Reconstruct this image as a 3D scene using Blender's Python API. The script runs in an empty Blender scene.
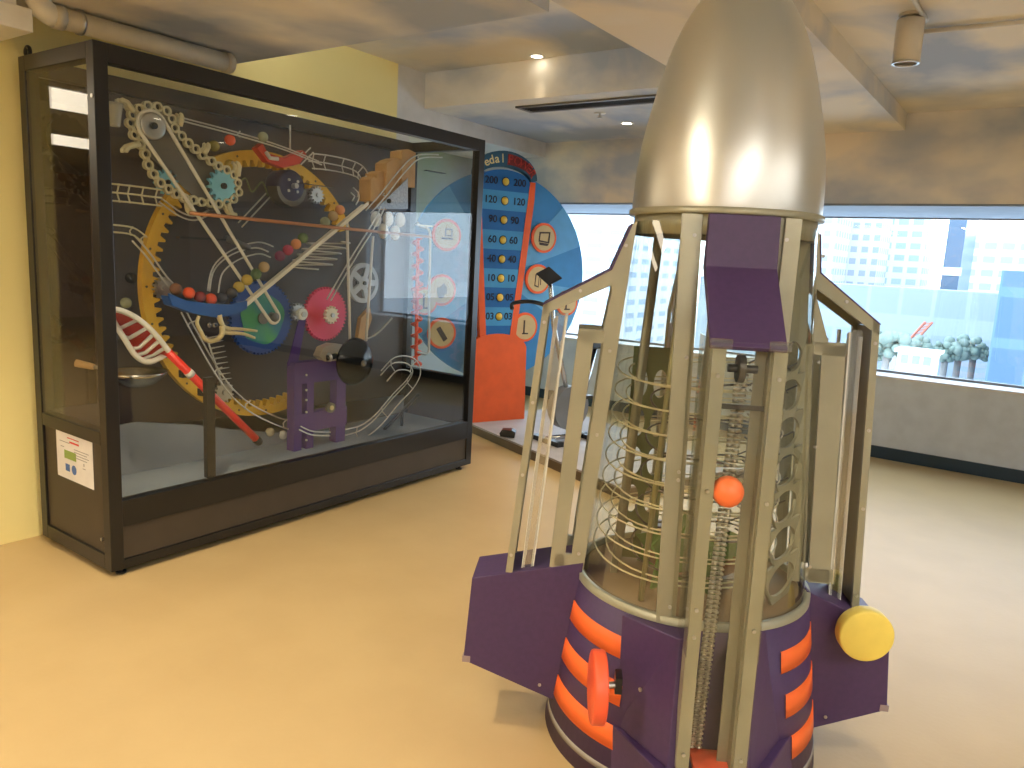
import bpy, bmesh, math, random
from mathutils import Vector, Matrix
random.seed(7)
S = bpy.context.scene
COL = S.collection
PI = math.pi
# ------------------------------------------------------------------ camera
HC, YAW, PITCH, ROLL, FPX = 1.45, 0.6103, 0.166, 0.054, 754.7
_f0 = Vector((-math.sin(YAW), math.cos(YAW), 0)); _r0 = Vector((math.cos(YAW), math.sin(YAW), 0)); _u0 = Vector((0, 0, 1))
FWD = _f0 * math.cos(PITCH) - _u0 * math.sin(PITCH)
_uc = _u0 * math.cos(PITCH) + _f0 * math.sin(PITCH)
RGT = _r0 * math.cos(ROLL) + _uc * math.sin(ROLL)
UPV = _uc * math.cos(ROLL) - _r0 * math.sin(ROLL)
cam_d = bpy.data.cameras.new('camera'); cam = bpy.data.objects.new('camera', cam_d); COL.objects.link(cam)
cam_d.sensor_width = 36; cam_d.lens = FPX / 1024 * 36; cam_d.clip_start = .05; cam_d.clip_end = 600
m = Matrix((RGT, UPV, -FWD)).transposed().to_4x4(); m.translation = (0, 0, HC); cam.matrix_world = m
S.camera = cam
# ------------------------------------------------------------------ world, view
W = bpy.data.worlds.new('world'); S.world = W; W.use_nodes = True
nt = W.node_tree; bg = nt.nodes['Background']
tc = nt.nodes.new('ShaderNodeTexCoord'); sp = nt.nodes.new('ShaderNodeSeparateXYZ'); rp = nt.nodes.new('ShaderNodeValToRGB')
nt.links.new(tc.outputs['Generated'], sp.inputs[0]); nt.links.new(sp.outputs['Z'], rp.inputs[0]); nt.links.new(rp.outputs[0], bg.inputs[0])
rp.color_ramp.elements[0].position = 0.0; rp.color_ramp.elements[0].color = (.80, .90, 1, 1)
rp.color_ramp.elements[1].position = .5; rp.color_ramp.elements[1].color = (.70, .85, 1, 1)
bg.inputs[1].default_value = 6.5
S.view_settings.view_transform = 'Standard'; S.view_settings.look = 'None'; S.view_settings.gamma = 1
S.view_settings.use_curve_mapping = False
S.view_settings.exposure = 0.0
S.cycles.max_bounces = 10; S.cycles.transparent_max_bounces = 32; S.cycles.sample_clamp_indirect = 6
FLUO = 30.0; WARM = (1.0, .80, .52)

def at(u, v, ax, val):
    """point of the place seen in the photograph at (u, v), on the plane x / y / z = val"""
    w = FWD + RGT * ((u - 512) / FPX) - UPV * ((v - 384) / FPX)
    i = 'xyz'.index(ax); o = Vector((0, 0, HC))
    return o + w * ((val - o[i]) / w[i])

# portal for the window daylight
pd = bpy.data.lights.new('window_portal', 'AREA'); pd.shape = 'RECTANGLE'; pd.size = 5.3; pd.size_y = 1.4; pd.cycles.is_portal = True
po = bpy.data.objects.new('window_portal', pd); COL.objects.link(po); po.location = (-2.0, 6.92, 1.32); po.rotation_euler = (-PI / 2, 0, 0)

# ------------------------------------------------------------------ helpers
class MB:
    def __init__(s): s.bm = bmesh.new(); s.sm = False
    def _ap(s, vs, faces, M=None, smooth=False):
        bv = [s.bm.verts.new((M @ Vector(v)) if M is not None else v) for v in vs]
        for f in faces:
            try:
                fc = s.bm.faces.new([bv[i] for i in f]); fc.smooth = smooth
            except ValueError: pass
        return s
    def box(s, a, b, M=None, bev=0):
        x0, y0, z0 = [min(p, q) for p, q in zip(a, b)]; x1, y1, z1 = [max(p, q) for p, q in zip(a, b)]
        if bev:
            t = bmesh.new()
            v = [t.verts.new(p) for p in [(x0,y0,z0),(x1,y0,z0),(x1,y1,z0),(x0,y1,z0),(x0,y0,z1),(x1,y0,z1),(x1,y1,z1),(x0,y1,z1)]]
            for f in [(3,2,1,0),(4,5,6,7),(0,1,5,4),(1,2,6,5),(2,3,7,6),(3,0,4,7)]: t.faces.new([v[i] for i in f])
            bmesh.ops.bevel(t, geom=t.edges[:], offset=bev, segments=2, affect='EDGES', profile=.5)
            t.verts.index_update()
            s._ap([p.co.copy() for p in t.verts], [[q.index for q in f.verts] for f in t.faces], M); t.free(); return s
        return s._ap([(x0,y0,z0),(x1,y0,z0),(x1,y1,z0),(x0,y1,z0),(x0,y0,z1),(x1,y0,z1),(x1,y1,z1),(x0,y1,z1)],
                     [(3,2,1,0),(4,5,6,7),(0,1,5,4),(1,2,6,5),(2,3,7,6),(3,0,4,7)], M)
    def tube(s, pts, r, n=8, closed=False, cap=True):
        pts = [Vector(p) for p in pts]; N = len(pts); rs = r if isinstance(r, (list, tuple)) else [r] * N
        rings = []; up = None
        for i in range(N):
            if closed: t = pts[(i + 1) % N] - pts[i - 1]
            else: t = pts[min(i + 1, N - 1)] - pts[max(i - 1, 0)]
            if t.length < 1e-9: t = Vector((0, 0, 1))
            t.normalize()
            if up is None: up = t.orthogonal().normalized()
            up = up - t * up.dot(t)
            if up.length < 1e-6: up = t.orthogonal()
            up.normalize(); b = t.cross(up)
            rings.append([pts[i] + (up * math.cos(2*PI*k/n) + b * math.sin(2*PI*k/n)) * rs[i] for k in range(n)])
        vs = [p for g in rings for p in g]; fs = []
        for i in range(N if closed else N - 1):
            j = (i + 1) % N
            for k in range(n): fs.append((i*n+k, i*n+(k+1)%n, j*n+(k+1)%n, j*n+k))
        if cap and not closed: fs += [tuple(range(n))[::-1], tuple((N-1)*n + k for k in range(n))]
        return s._ap(vs, fs, None, True)
    def cyl(s, a, b, r, n=20, r2=None):
        a, b = Vector(a), Vector(b); t = (b - a).normalized(); u = t.orthogonal().normalized(); w = t.cross(u); r2 = r if r2 is None else r2
        vs = [a + (u*math.cos(2*PI*k/n) + w*math.sin(2*PI*k/n))*r for k in range(n)] + [b + (u*math.cos(2*PI*k/n) + w*math.sin(2*PI*k/n))*r2 for k in range(n)]
        bv = [s.bm.verts.new(v) for v in vs]
        for k in range(n):
            f = s.bm.faces.new([bv[k], bv[(k+1)%n], bv[n+(k+1)%n], bv[n+k]]); f.smooth = n > 8
        # separate cap verts keep the rim crisp
        for off, rev in ((0, True), (n, False)):
            cv = [s.bm.verts.new(vs[off+k]) for k in range(n)]
            s.bm.faces.new(cv[::-1] if rev else cv)
        return s
    def lathe(s, prof, M=None, n=48, smooth=True, a0=0, a1=2*PI):
        full = abs(a1 - a0 - 2*PI) < 1e-6; m_ = n if full else n + 1; vs = []; fs = []
        for r, z in prof:
            for k in range(m_):
                a = a0 + (a1 - a0) * k / n; vs.append((r*math.cos(a), r*math.sin(a), z))
        for i in range(len(prof) - 1):
            for k in range(n):
                k2 = (k + 1) % m_ if full else k + 1
                fs.append((i*m_+k, i*m_+k2, (i+1)*m_+k2, (i+1)*m_+k))
        return s._ap(vs, fs, M, smooth)
    def ball(s, c, r, n=16, sc=(1,1,1)):
        pr = [(max(r*math.sin(PI*i/n), 1e-5), -r*math.cos(PI*i/n)) for i in range(n+1)]
        return s.lathe(pr, Matrix.Translation(c) @ Matrix.Diagonal((*sc, 1)), 2*n)
    def prism(s, poly, d, M=None):
        """poly in local (x, z), extruded along local y from d[0] to d[1]"""
        n = len(poly)
        vs = [(p[0], d[0], p[1]) for p in poly] + [(p[0], d[1], p[1]) for p in poly]
        return s._ap(vs, [tuple(range(n)), tuple(range(2*n-1, n-1, -1))] + [(k, n+k, n+(k+1)%n, (k+1)%n) for k in range(n)], M)
    def ringplate(s, inner, outer, d, M=None):
        """closed band between two outlines of equal length in local (x, z), extruded along y"""
        n = len(inner)
        vs = [(p[0], d[0], p[1]) for p in inner] + [(p[0], d[0], p[1]) for p in outer] + [(p[0], d[1], p[1]) for p in inner] + [(p[0], d[1], p[1]) for p in outer]
        fs = []
        for k in range(n):
            j = (k+1) % n
            fs += [(k, j, n+j, n+k), (2*n+k, 3*n+k, 3*n+j, 2*n+j), (k, 2*n+k, 2*n+j, j), (n+k, n+j, 3*n+j, 3*n+k)]
        return s._ap(vs, fs, M)
    def holeplate(s, x0, x1, z0, z1, holes, d, M=None, n=24, zc=None):
        """plate in local (x, z) with a column of round holes (x, z, rx, rz)"""
        holes = sorted(holes, key=lambda h: h[1]); edges = [z0] + [(a[1] + b[1]) / 2 for a, b in zip(holes, holes[1:])] + [z1]
        for h, a, b in zip(holes, edges, edges[1:]):
            inner = []; outer = []
            for k in range(n):
                t = 2*PI*k/n; c, q = math.cos(t), math.sin(t)
                inner.append((h[0] + h[2]*c, h[1] + h[3]*q))
                kx = ((x1 if c > 0 else x0) - h[0]) / c if abs(c) > 1e-9 else 1e9
                kz = ((b if q > 0 else a) - h[1]) / q if abs(q) > 1e-9 else 1e9
                kk = min(kx, kz); outer.append((h[0] + kk*c, h[1] + kk*q))
            # snap the corners
            for cx in (x0, x1):
                for cz in (a, b):
                    i = min(range(n), key=lambda q_: (outer[q_][0]-cx)**2 + (outer[q_][1]-cz)**2); outer[i] = (cx, cz)
            s.ringplate(inner, outer, d, M)
        return s
    def build(s, name, mat_, parent=None, world=False, bev=0):
        bmesh.ops.recalc_face_normals(s.bm, faces=s.bm.faces[:])
        me = bpy.data.meshes.new(name)
        if world and parent is not None:
            s.bm.transform(wmat(parent).inverted())
        s.bm.to_mesh(me); s.bm.free(); me.materials.append(mat_)
        o = bpy.data.objects.new(name, me); COL.objects.link(o); o.parent = parent
        if bev:
            b = o.modifiers.new('bevel', 'BEVEL'); b.width = bev; b.segments = 2; b.limit_method = 'ANGLE'
        return o
def wmat(o):
    M = o.matrix_basis.copy()
    while o.parent: o = o.parent; M = o.matrix_basis @ M
    return M
def tag(o, label=None, cat=None, group=None, kind=None):
    if label: o['label'] = label
    if cat: o['category'] = cat
    if group: o['group'] = group
    if kind: o['kind'] = kind
    return o
def thing(name, label, cat, loc=(0,0,0), rz=0, group=None):
    o = bpy.data.objects.new(name, None); COL.objects.link(o); o.location = loc; o.rotation_euler = (0, 0, rz); o.empty_display_size = .1
    return tag(o, label, cat, group)
def single(mb, name, mat_, label, cat, loc, group=None):
    """a thing that is one mesh, its origin at loc"""
    mb.bm.transform(Matrix.Translation(-Vector(loc)))
    o = mb.build(name, mat_); o.location = loc
    return tag(o, label, cat, group)
def struct(name, mb, mat_, parent=None):
    o = mb.build(name, mat_, parent)
    if parent is None: o['kind'] = 'structure'
    return o
def text(body, size, mat_, parent, M, depth=.002, name='lettering', align='CENTER', bold=0):
    cu = bpy.data.curves.new(name, 'FONT'); cu.body = body; cu.size = size; cu.align_x = align; cu.align_y = 'CENTER'; cu.extrude = depth; cu.offset = bold
    tmp = bpy.data.objects.new('tmp', cu); COL.objects.link(tmp)
    me = bpy.data.meshes.new_from_object(tmp.evaluated_get(bpy.context.evaluated_depsgraph_get())); me.name = name
    bpy.data.objects.remove(tmp); bpy.data.curves.remove(cu); me.materials.clear(); me.materials.append(mat_)
    o = bpy.data.objects.new(name, me); COL.objects.link(o); o.parent = parent; o.matrix_local = M
    return o
AX = Matrix(((0,1,0,0),(1,0,0,0),(0,0,1,0),(0,0,0,1)))     # local (x, z) -> world (y, z), extrusion along world x
# ------------------------------------------------------------------ materials
def mat(name, col, rough=.5, metal=0, noise=None, nscale=8, bump=0, bscale=200, emit=None, estr=0, spec=None, coat=0, aniso=0):
    """plain or softly mottled principled surface; noise = second colour"""
    M = bpy.data.materials.new(name); M.use_nodes = True; t = M.node_tree; b = t.nodes['Principled BSDF']
    b.inputs['Base Color'].default_value = (*col, 1); b.inputs['Roughness'].default_value = rough; b.inputs['Metallic'].default_value = metal
    if spec is not None: b.inputs['Specular IOR Level'].default_value = spec
    if coat: b.inputs['Coat Weight'].default_value = coat
    co = t.nodes.new('ShaderNodeTexCoord')
    if noise is None: noise = tuple(c * .9 for c in col)
    n = t.nodes.new('ShaderNodeTexNoise'); n.inputs['Scale'].default_value = nscale; n.inputs['Detail'].default_value = 4
    x = t.nodes.new('ShaderNodeMix'); x.data_type = 'RGBA'
    x.inputs[6].default_value = (*col, 1); x.inputs[7].default_value = (*noise, 1)
    r = t.nodes.new('ShaderNodeValToRGB'); r.color_ramp.elements[0].position = .38; r.color_ramp.elements[1].position = .66
    t.links.new(co.outputs['Object'], n.inputs['Vector']); t.links.new(n.outputs[0], r.inputs[0]); t.links.new(r.outputs[0], x.inputs[0]); t.links.new(x.outputs[2], b.inputs['Base Color'])
    if bump:
        n2 = t.nodes.new('ShaderNodeTexNoise'); n2.inputs['Scale'].default_value = bscale; bp = t.nodes.new('ShaderNodeBump'); bp.inputs['Strength'].default_value = bump
        bp.inputs['Distance'].default_value = .01
        t.links.new(co.outputs['Object'], n2.inputs['Vector']); t.links.new(n2.outputs[0], bp.inputs['Height']); t.links.new(bp.outputs[0], b.inputs['Normal'])
    if emit: b.inputs['Emission Color'].default_value = (*emit, 1); b.inputs['Emission Strength'].default_value = estr
    return M
def glass(name, tint=(1,1,1), r0=.05, rough=.0, k=.9):
    """clear sheet: see-through with a Schlick reflection"""
    M = bpy.data.materials.new(name); M.use_nodes = True; t = M.node_tree; t.nodes.clear()
    out = t.nodes.new('ShaderNodeOutputMaterial'); tr = t.nodes.new('ShaderNodeBsdfTransparent'); gl = t.nodes.new('ShaderNodeBsdfGlossy')
    tr.inputs[0].default_value = (*tint, 1); gl.inputs['Roughness'].default_value = rough
    lw = t.nodes.new('ShaderNodeLayerWeight'); lw.inputs[0].default_value = .5
    p = t.nodes.new('ShaderNodeMath'); p.operation = 'POWER'; p.inputs[1].default_value = 5
    q = t.nodes.new('ShaderNodeMath'); q.operation = 'MULTIPLY_ADD'; q.inputs[1].default_value = k; q.inputs[2].default_value = r0
    mx = t.nodes.new('ShaderNodeMixShader')
    t.links.new(lw.outputs['Facing'], p.inputs[0]); t.links.new(p.outputs[0], q.inputs[0]); t.links.new(q.outputs[0], mx.inputs[0])
    t.links.new(tr.outputs[0], mx.inputs[1]); t.links.new(gl.outputs[0], mx.inputs[2]); t.links.new(mx.outputs[0], out.inputs[0])
    return M
def clouds(name, a, b, c, scale=.9):
    """sky mural: tan sky, blue-grey drifts and a few pale puffs"""
    M = bpy.data.materials.new(name); M.use_nodes = True; t = M.node_tree; p = t.nodes['Principled BSDF']; p.inputs['Roughness'].default_value = .85
    co = t.nodes.new('ShaderNodeTexCoord'); mp = t.nodes.new('ShaderNodeMapping'); mp.inputs['Scale'].default_value = (1, .8, 1.5)
    n = t.nodes.new('ShaderNodeTexNoise'); n.inputs['Scale'].default_value = scale; n.inputs['Detail'].default_value = 5; n.inputs['Roughness'].default_value = .48; n.inputs['Distortion'].default_value = .5
    n2 = t.nodes.new('ShaderNodeTexNoise'); n2.inputs['Scale'].default_value = scale * 1.7; n2.inputs['Detail'].default_value = 4
    r1 = t.nodes.new('ShaderNodeValToRGB'); r1.color_ramp.elements[0].position = .43; r1.color_ramp.elements[1].position = .57
    r2 = t.nodes.new('ShaderNodeValToRGB'); r2.color_ramp.elements[0].position = .52; r2.color_ramp.elements[1].position = .75
    m1 = t.nodes.new('ShaderNodeMix'); m1.data_type = 'RGBA'; m2 = t.nodes.new('ShaderNodeMix'); m2.data_type = 'RGBA'
    m1.inputs[6].default_value = (*a, 1); m1.inputs[7].default_value = (*b, 1); m2.inputs[7].default_value = (*c, 1)
    L = t.links.new
    L(co.outputs['Object'], mp.inputs[0]); L(mp.outputs[0], n.inputs['Vector']); L(mp.outputs[0], n2.inputs['Vector'])
    L(n.outputs[0], r1.inputs[0]); L(n2.outputs[0], r2.inputs[0]); L(r1.outputs[0], m1.inputs[0]); L(m1.outputs[2], m2.inputs[6]); L(r2.outputs[0], m2.inputs[0]); L(m2.outputs[2], p.inputs['Base Color'])
    return M
def facade(name, wall, win, sx, sz, fill=.6, gap=.35):
    """rows of windows on an outside wall"""
    M = bpy.data.materials.new(name); M.use_nodes = True; t = M.node_tree; p = t.nodes['Principled BSDF']; p.inputs['Roughness'].default_value = .7
    co = t.nodes.new('ShaderNodeTexCoord'); sp = t.nodes.new('ShaderNodeSeparateXYZ'); L = t.links.new
    L(co.outputs['Object'], sp.inputs[0])
    def band(sock, size, th):
        a = t.nodes.new('ShaderNodeMath'); a.operation = 'DIVIDE'; a.inputs[1].default_value = size; L(sock, a.inputs[0])
        b = t.nodes.new('ShaderNodeMath'); b.operation = 'FRACT'; L(a.outputs[0], b.inputs[0])
        c = t.nodes.new('ShaderNodeMath'); c.operation = 'GREATER_THAN'; c.inputs[1].default_value = th; L(b.outputs[0], c.inputs[0]); return c.outputs[0]
    ad = t.nodes.new('ShaderNodeMath'); ad.operation = 'ADD'; L(sp.outputs['X'], ad.inputs[0]); L(sp.outputs['Y'], ad.inputs[1])
    u = band(ad.outputs[0], sx, gap); v = band(sp.outputs['Z'], sz, 1 - fill)
    mu = t.nodes.new('ShaderNodeMath'); mu.operation = 'MULTIPLY'; L(u, mu.inputs[0]); L(v, mu.inputs[1])
    mx = t.nodes.new('ShaderNodeMix'); mx.data_type = 'RGBA'; mx.inputs[6].default_value = (*wall, 1); mx.inputs[7].default_value = (*win, 1)
    L(mu.outputs[0], mx.inputs[0]); L(mx.outputs[2], p.inputs['Base Color'])
    return M
def vinyl():
    M = mat('floor_vinyl', (.53, .385, .182), .42, noise=(.495, .355, .166), nscale=3, bump=.05, bscale=60)
    return M
TAN = mat('champagne_paint', (.40, .385, .275), .38, .35, bump=.02)
TAN_D = mat('champagne_inner', (.31, .29, .20), .45, .3)
STEEL = mat('steel', (.62, .61, .58), .28, 1)
WIRE = mat('wire_steel', (.72, .70, .64), .3, .6)
CREAMWIRE = mat('cream_rail', (.68, .62, .40), .4, .2)
NOSE = mat('nose_metal', (.76, .76, .70), .34, .85, noise=(.74, .74, .68), nscale=2)
PURPLE = mat('purple_paint', (.070, .036, .110), .48, 0, noise=(.062, .032, .098), nscale=60, bump=.05, bscale=300)
ORANGE = mat('orange_paint', (1.0, .17, .03), .45)
REDOR = mat('red_orange_plastic', (.95, .12, .04), .4)
YELLOW = mat('yellow_plastic', (.90, .70, .13), .45)
YGEAR = mat('yellow_gear', (.78, .47, .04), .45, noise=(.66, .38, .03), nscale=10)
BLACK = mat('black_paint', (.012, .011, .010), .32)
BLACKP = mat('black_plastic', (.015, .015, .016), .3)
BRASSY = mat('gold_cream_metal', (.75, .62, .33), .35, .5)
DARKPANEL = mat('dark_panel', (.055, .042, .028), .45, noise=(.05, .038, .025), bump=.1, bscale=500)
BACKP = mat('dark_back_panel', (.060, .050, .045), .45, noise=(.075, .050, .038), nscale=2)
HILL = mat('pale_hill', (.27, .33, .40), .6, noise=(.23, .29, .36), nscale=4)
PAPER = mat('paper', (.85, .83, .80), .7)
WHITEP = mat('white_plastic', (.80, .78, .72), .35)
CREAM = mat('cream_board', (.85, .78, .62), .5)
BLUEP = mat('blue_plastic', (.02, .10, .36), .4)
BLUEG = mat('blue_gear_paint', (.01, .06, .30), .35)
TEAL = mat('teal_map', (.02, .20, .28), .45, noise=(.06, .34, .10), nscale=5)
CYAN = mat('cyan_gear', (.20, .55, .68), .45)
PINK = mat('pink_gear', (.80, .05, .16), .4, noise=(.75, .04, .10), nscale=4)
WOOD = mat('wood', (.58, .34, .13), .5, noise=(.50, .28, .10), nscale=14)
COPPER = mat('copper', (.55, .25, .12), .35, .6)
BELT = mat('cream_belt', (.78, .74, .62), .55)
GREYM = mat('grey_plate', (.20, .19, .17), .35, .6)
NAVY = mat('navy_motor', (.05, .06, .14), .3, .3)
REDS = mat('red_shaft', (.85, .03, .02), .35)
NET = mat('red_net', (.45, .03, .02), .7)
PURT = glass('purple_acrylic', (.42, .30, .62), .06)
_t = PURT.node_tree; _d = _t.nodes.new('ShaderNodeBsdfDiffuse'); _d.inputs[0].default_value = (.16, .09, .36, 1); _m = _t.nodes.new('ShaderNodeMixShader'); _m.inputs[0].default_value = .6
_o = _t.nodes['Material Output']; _src = _o.inputs[0].links[0].from_socket
_t.links.new(_src, _m.inputs[1]); _t.links.new(_d.outputs[0], _m.inputs[2]); _t.links.new(_m.outputs[0], _o.inputs[0])
CLEAR = glass('clear_acrylic', (.97, .97, .95), .04)
SHEET = glass('acrylic_sheet_glass', (.93, .93, .92), .22, .05)
EDGE = mat('acrylic_edge', (.80, .80, .72), .25)
CABG = glass('cabinet_glass', (.97, .98, .97), .05)
TUBEG = glass('tube_glass', (.95, .96, .90), .14)
WING = glass('window_glass', (.93, .97, 1), .05)
GREEN = mat('green_plate', (.10, .22, .04), .5)
REDT = mat('red_tray', (.60, .05, .03), .35)

# ------------------------------------------------------------------ room shell
XW, YB, YF = -3.83, 5.8, 6.645
CEIL = clouds('ceiling_mural', (.78, .70, .56), (.38, .43, .52), (.82, .79, .72), .85)
WALLC = clouds('bulkhead_mural', (.85, .75, .62), (.44, .48, .56), (.86, .80, .70), .8)
YEL = mat('yellow_wall_paint', (.86, .74, .32), .8, noise=(.83, .71, .30), nscale=1.5)
WHT = mat('white_wall_paint', (.66, .65, .63), .8)
LOWW = mat('grey_wall_paint', (.60, .65, .69), .8, bump=.05)
struct('floor', MB().box((-14, -4.5, -.1), (5, 7, 0)), vinyl())
struct('wall_left', MB().box((XW - .3, 1.385, 0), (XW, 3.925, 3.0)), YEL)
struct('wall_left_end', MB().box((XW - .3, 3.925, 0), (XW, 4.05, 2.34)).box((XW - .3, 3.925, 2.34), (XW, YB, 3.0)), WHT)
MURAL = mat('recess_mural', (.50, .52, .50), .8, noise=(.36, .42, .22), nscale=1.6)
struct('wall_recess', MB().box((-4.75, 3.9, 0), (-4.6, 6.9, 2.34)), MURAL)
struct('ceiling', MB().box((XW, -4.5, 2.385), (-1.72, 2.57, 3.0)), CEIL)
struct('ceiling.006', MB().box((-14, -4.5, 2.46), (XW, 1.385, 3.0)), WHT)
struct('wall_side_room', MB().box((-14, 1.385, 0), (XW - .3, 1.5, 3.0)), YEL)
struct('wall_side_end', MB().box((-14.1, -4.5, 0), (-14, 1.5, 3.0)), mat('pinkish_wall_paint', (.68, .52, .42), .8))
struct('ceiling.001', MB().box((XW, 2.57, 2.705), (-1.72, 4.2, 3.0)), CEIL)
struct('ceiling.002', MB().box((XW, 4.2, 2.465), (-1.72, YB, 3.0)), CEIL)
struct('ceiling.003', MB().box((-1.72, -4.5, 2.43), (-.955, YB, 3.0)), CEIL)
struct('ceiling.004', MB().box((-.955, -4.5, 2.54), (4.5, YB, 3.0)), CEIL)
struct('ceiling.005', MB().box((-4.75, 3.9, 2.34), (XW - .3, 6.9, 2.45)), WHT)
struct('wall_header', MB().box((-4.75, YB, 1.95), (4.5, YF + .3, 3.0)), WALLC)
struct('wall_far', MB().box((-4.75, YF, 0), (4.5, YF + .3, .655)).box((.68, YF, .655), (4.5, YF + .3, 1.95)), LOWW)
struct('wall_right', MB().box((4.5, -4.5, 0), (4.65, 7, 3.0)), LOWW)
struct('wall_back', MB().box((-14, -4.65, 0), (4.65, -4.5, 3.0)), mat('back_wall_paint', (.62, .52, .36), .8))
struct('baseboard_far', MB().box((-4.6, YF - .018, 0), (4.5, YF - .0005, .097)), mat('navy_baseboard', (.012, .036, .060), .4), None)
struct('trim_1', MB().box((-4.6, YF - .012, .655), (.68, YF + .3, .672), None, .003), mat('sill_paint', (.72, .70, .68), .5))
struct('trim_2', MB().box((-4.75, YB + .004, 1.935), (4.5, YF + .29, 1.9499)), mat('soffit_paint', (.20, .24, .30), .6))
wf = struct('window_1', MB().box((-4.6, YF+.255, .672), (.68, YF+.295, .69)).box((-4.6, YF+.255, 1.925), (.68, YF+.295, 1.95)).box((.655, YF+.255, .69), (.68, YF+.295, 1.925)), mat('window_frame_paint', (.25, .25, .26), .5))
g = MB().box((-4.6, YF+.272, .69), (.655, YF+.278, 1.925)).build('pane', WING, wf)

# ------------------------------------------------------------------ lamps of the room, and added fill lamps
def fluo(loc, ly, label, lx=.22, k=1.0):
    t = thing('fluorescent_light', label, 'ceiling light', (loc[0], loc[1], loc[2] - .002), 0, None)
    MB().box((-lx/2-.02, -ly/2-.02, -.035), (lx/2+.02, ly/2+.02, 0)).build('housing', WHITEP, t)
    em = mat('fluorescent_diffuser', (.9, .9, .88), .5, emit=(1.0, .87, .67) if loc[0] < 1 else (1.0, .96, .93), estr=FLUO * k)
    MB().box((-lx/2, -ly/2, -.045), (lx/2, ly/2, -.0355)).build('diffuser', em, t)
    return t
fluo((-6.16, -.5, 2.46), 3.4, 'wide ceiling light nearest the cabinet in the side room, mirrored in the cabinet side', .88, .19)
fluo((-8.80, -1.0, 2.46), 3.4, 'wide ceiling light deeper in the side room, mirrored in the cabinet side', .88, .19)
fluo((-1.34, -1.6, 2.43), 4.6, 'long ceiling fluorescent light on the beam behind the viewer')
fluo((1.3, -1.6, 2.54), 4.6, 'long ceiling fluorescent light on the high ceiling behind the viewer')
fluo((-2.9, -1.7, 2.385), 4.2, 'long ceiling fluorescent light on the low ceiling behind the viewer', .30, .07)
fluo((3.0, 1.5, 2.54), 3.2, 'added fluorescent fill light on the high ceiling, out of view to the right', .22, .9)  # unseen fill, added to brighten the window wall and right floor
def downlight(p, label, watts=60, cone=1.75):
    p = Vector(p)
    t = thing('downlight', label, 'ceiling light', p)
    MB().lathe([(.036, -.004), (.05, -.004), (.053, 0), (.036, 0), (.036, -.004)], None, 24).build('rim', WHITEP, t)
    MB().cyl((0, 0, -.003), (0, 0, -.0005), .036, 24).build('lens', mat('downlight_lens', (1, 1, 1), .3, emit=(1, .92, .75), estr=12), t)
    ld = bpy.data.lights.new('downlight_lamp', 'SPOT'); ld.energy = watts; ld.color = (1, .82, .56) if p.x < 0 else (1, .94, .87); ld.spot_size = cone; ld.spot_blend = .8; ld.shadow_soft_size = .04
    lo = bpy.data.objects.new('downlight_lamp', ld); COL.objects.link(lo); lo.location = p + Vector((0, 0, -.02))
downlight(at(537, 56, 'z', 2.705), 'small round downlight in the raised ceiling bay', 20, .6)
downlight(at(627, 123, 'z', 2.465), 'small round downlight in the low ceiling beyond the vent')
downlight((-1.35, 3.9, 2.43), 'added fill downlight in the beam, hidden behind the rocket nose', 130)  # this lamp and the next four are unseen, added to even the room light
downlight((.7, 4.0, 2.54), 'added fill downlight in the high ceiling by the window, out of view', 45)
downlight((1.5, 5.2, 2.54), 'added fill downlight in the high ceiling at the far right corner, out of view', 45)
downlight((-2.4, 1.25, 2.385), 'added fill downlight in the low ceiling in front of the cabinet, out of view', 150)
downlight((.6, 2.0, 2.54), 'added fill downlight in the high ceiling right of the rocket, out of view', 45)
t = thing('bay_fill_light', 'added fill light strip hidden inside the near edge of the raised ceiling bay', 'ceiling light', (-2.75, 2.575, 2.58))  # unseen strip added to brighten the bay's far face and the yellow wall
MB().box((-.9, 0, -.06), (.9, .02, .06)).build('housing', WHITEP, t)
MB().box((-.88, .0205, -.045), (.88, .030, .045)).build('diffuser', mat('bay_fill_diffuser', (.9, .9, .88), .5, emit=(1.0, .93, .80), estr=9), t)
# a linear vent slot in the low ceiling
vy0 = 4.36; vt = thing('ceiling_vent', 'long dark linear air vent in the low ceiling', 'vent', (-2.3, vy0 + .1, 2.465))
MB().box((-.85, -.095, -.012), (.5, -.07, 0)).box((-.85, .07, -.012), (.5, .095, 0)).box((-.85, -.07, -.012), (-.82, .07, 0)).build('frame', mat('vent_frame', (.20, .19, .18), .5), vt)
v = MB().box((-.82, -.07, -.004), (.5, .07, -.001))
for k in range(4): v.box((-.82, -.05 + k*.03, -.010), (.5, -.045 + k*.03, -.004))
v.build('slats', mat('vent_dark', (.05, .048, .045), .6), vt)
sp_ = at(600, 113, 'z', 2.465); t = thing('sprinkler', 'small sprinkler head on the low ceiling beyond the vent', 'sprinkler', sp_)
MB().lathe([(.001, -.004), (.04, -.004), (.04, 0)], None, 20).build('plate', WHITEP, t); MB().cyl((0,0,-.03),(0,0,-.004),.008,10).cyl((0,0,-.034),(0,0,-.03),.018,12).build('nozzle', STEEL, t)
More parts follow.
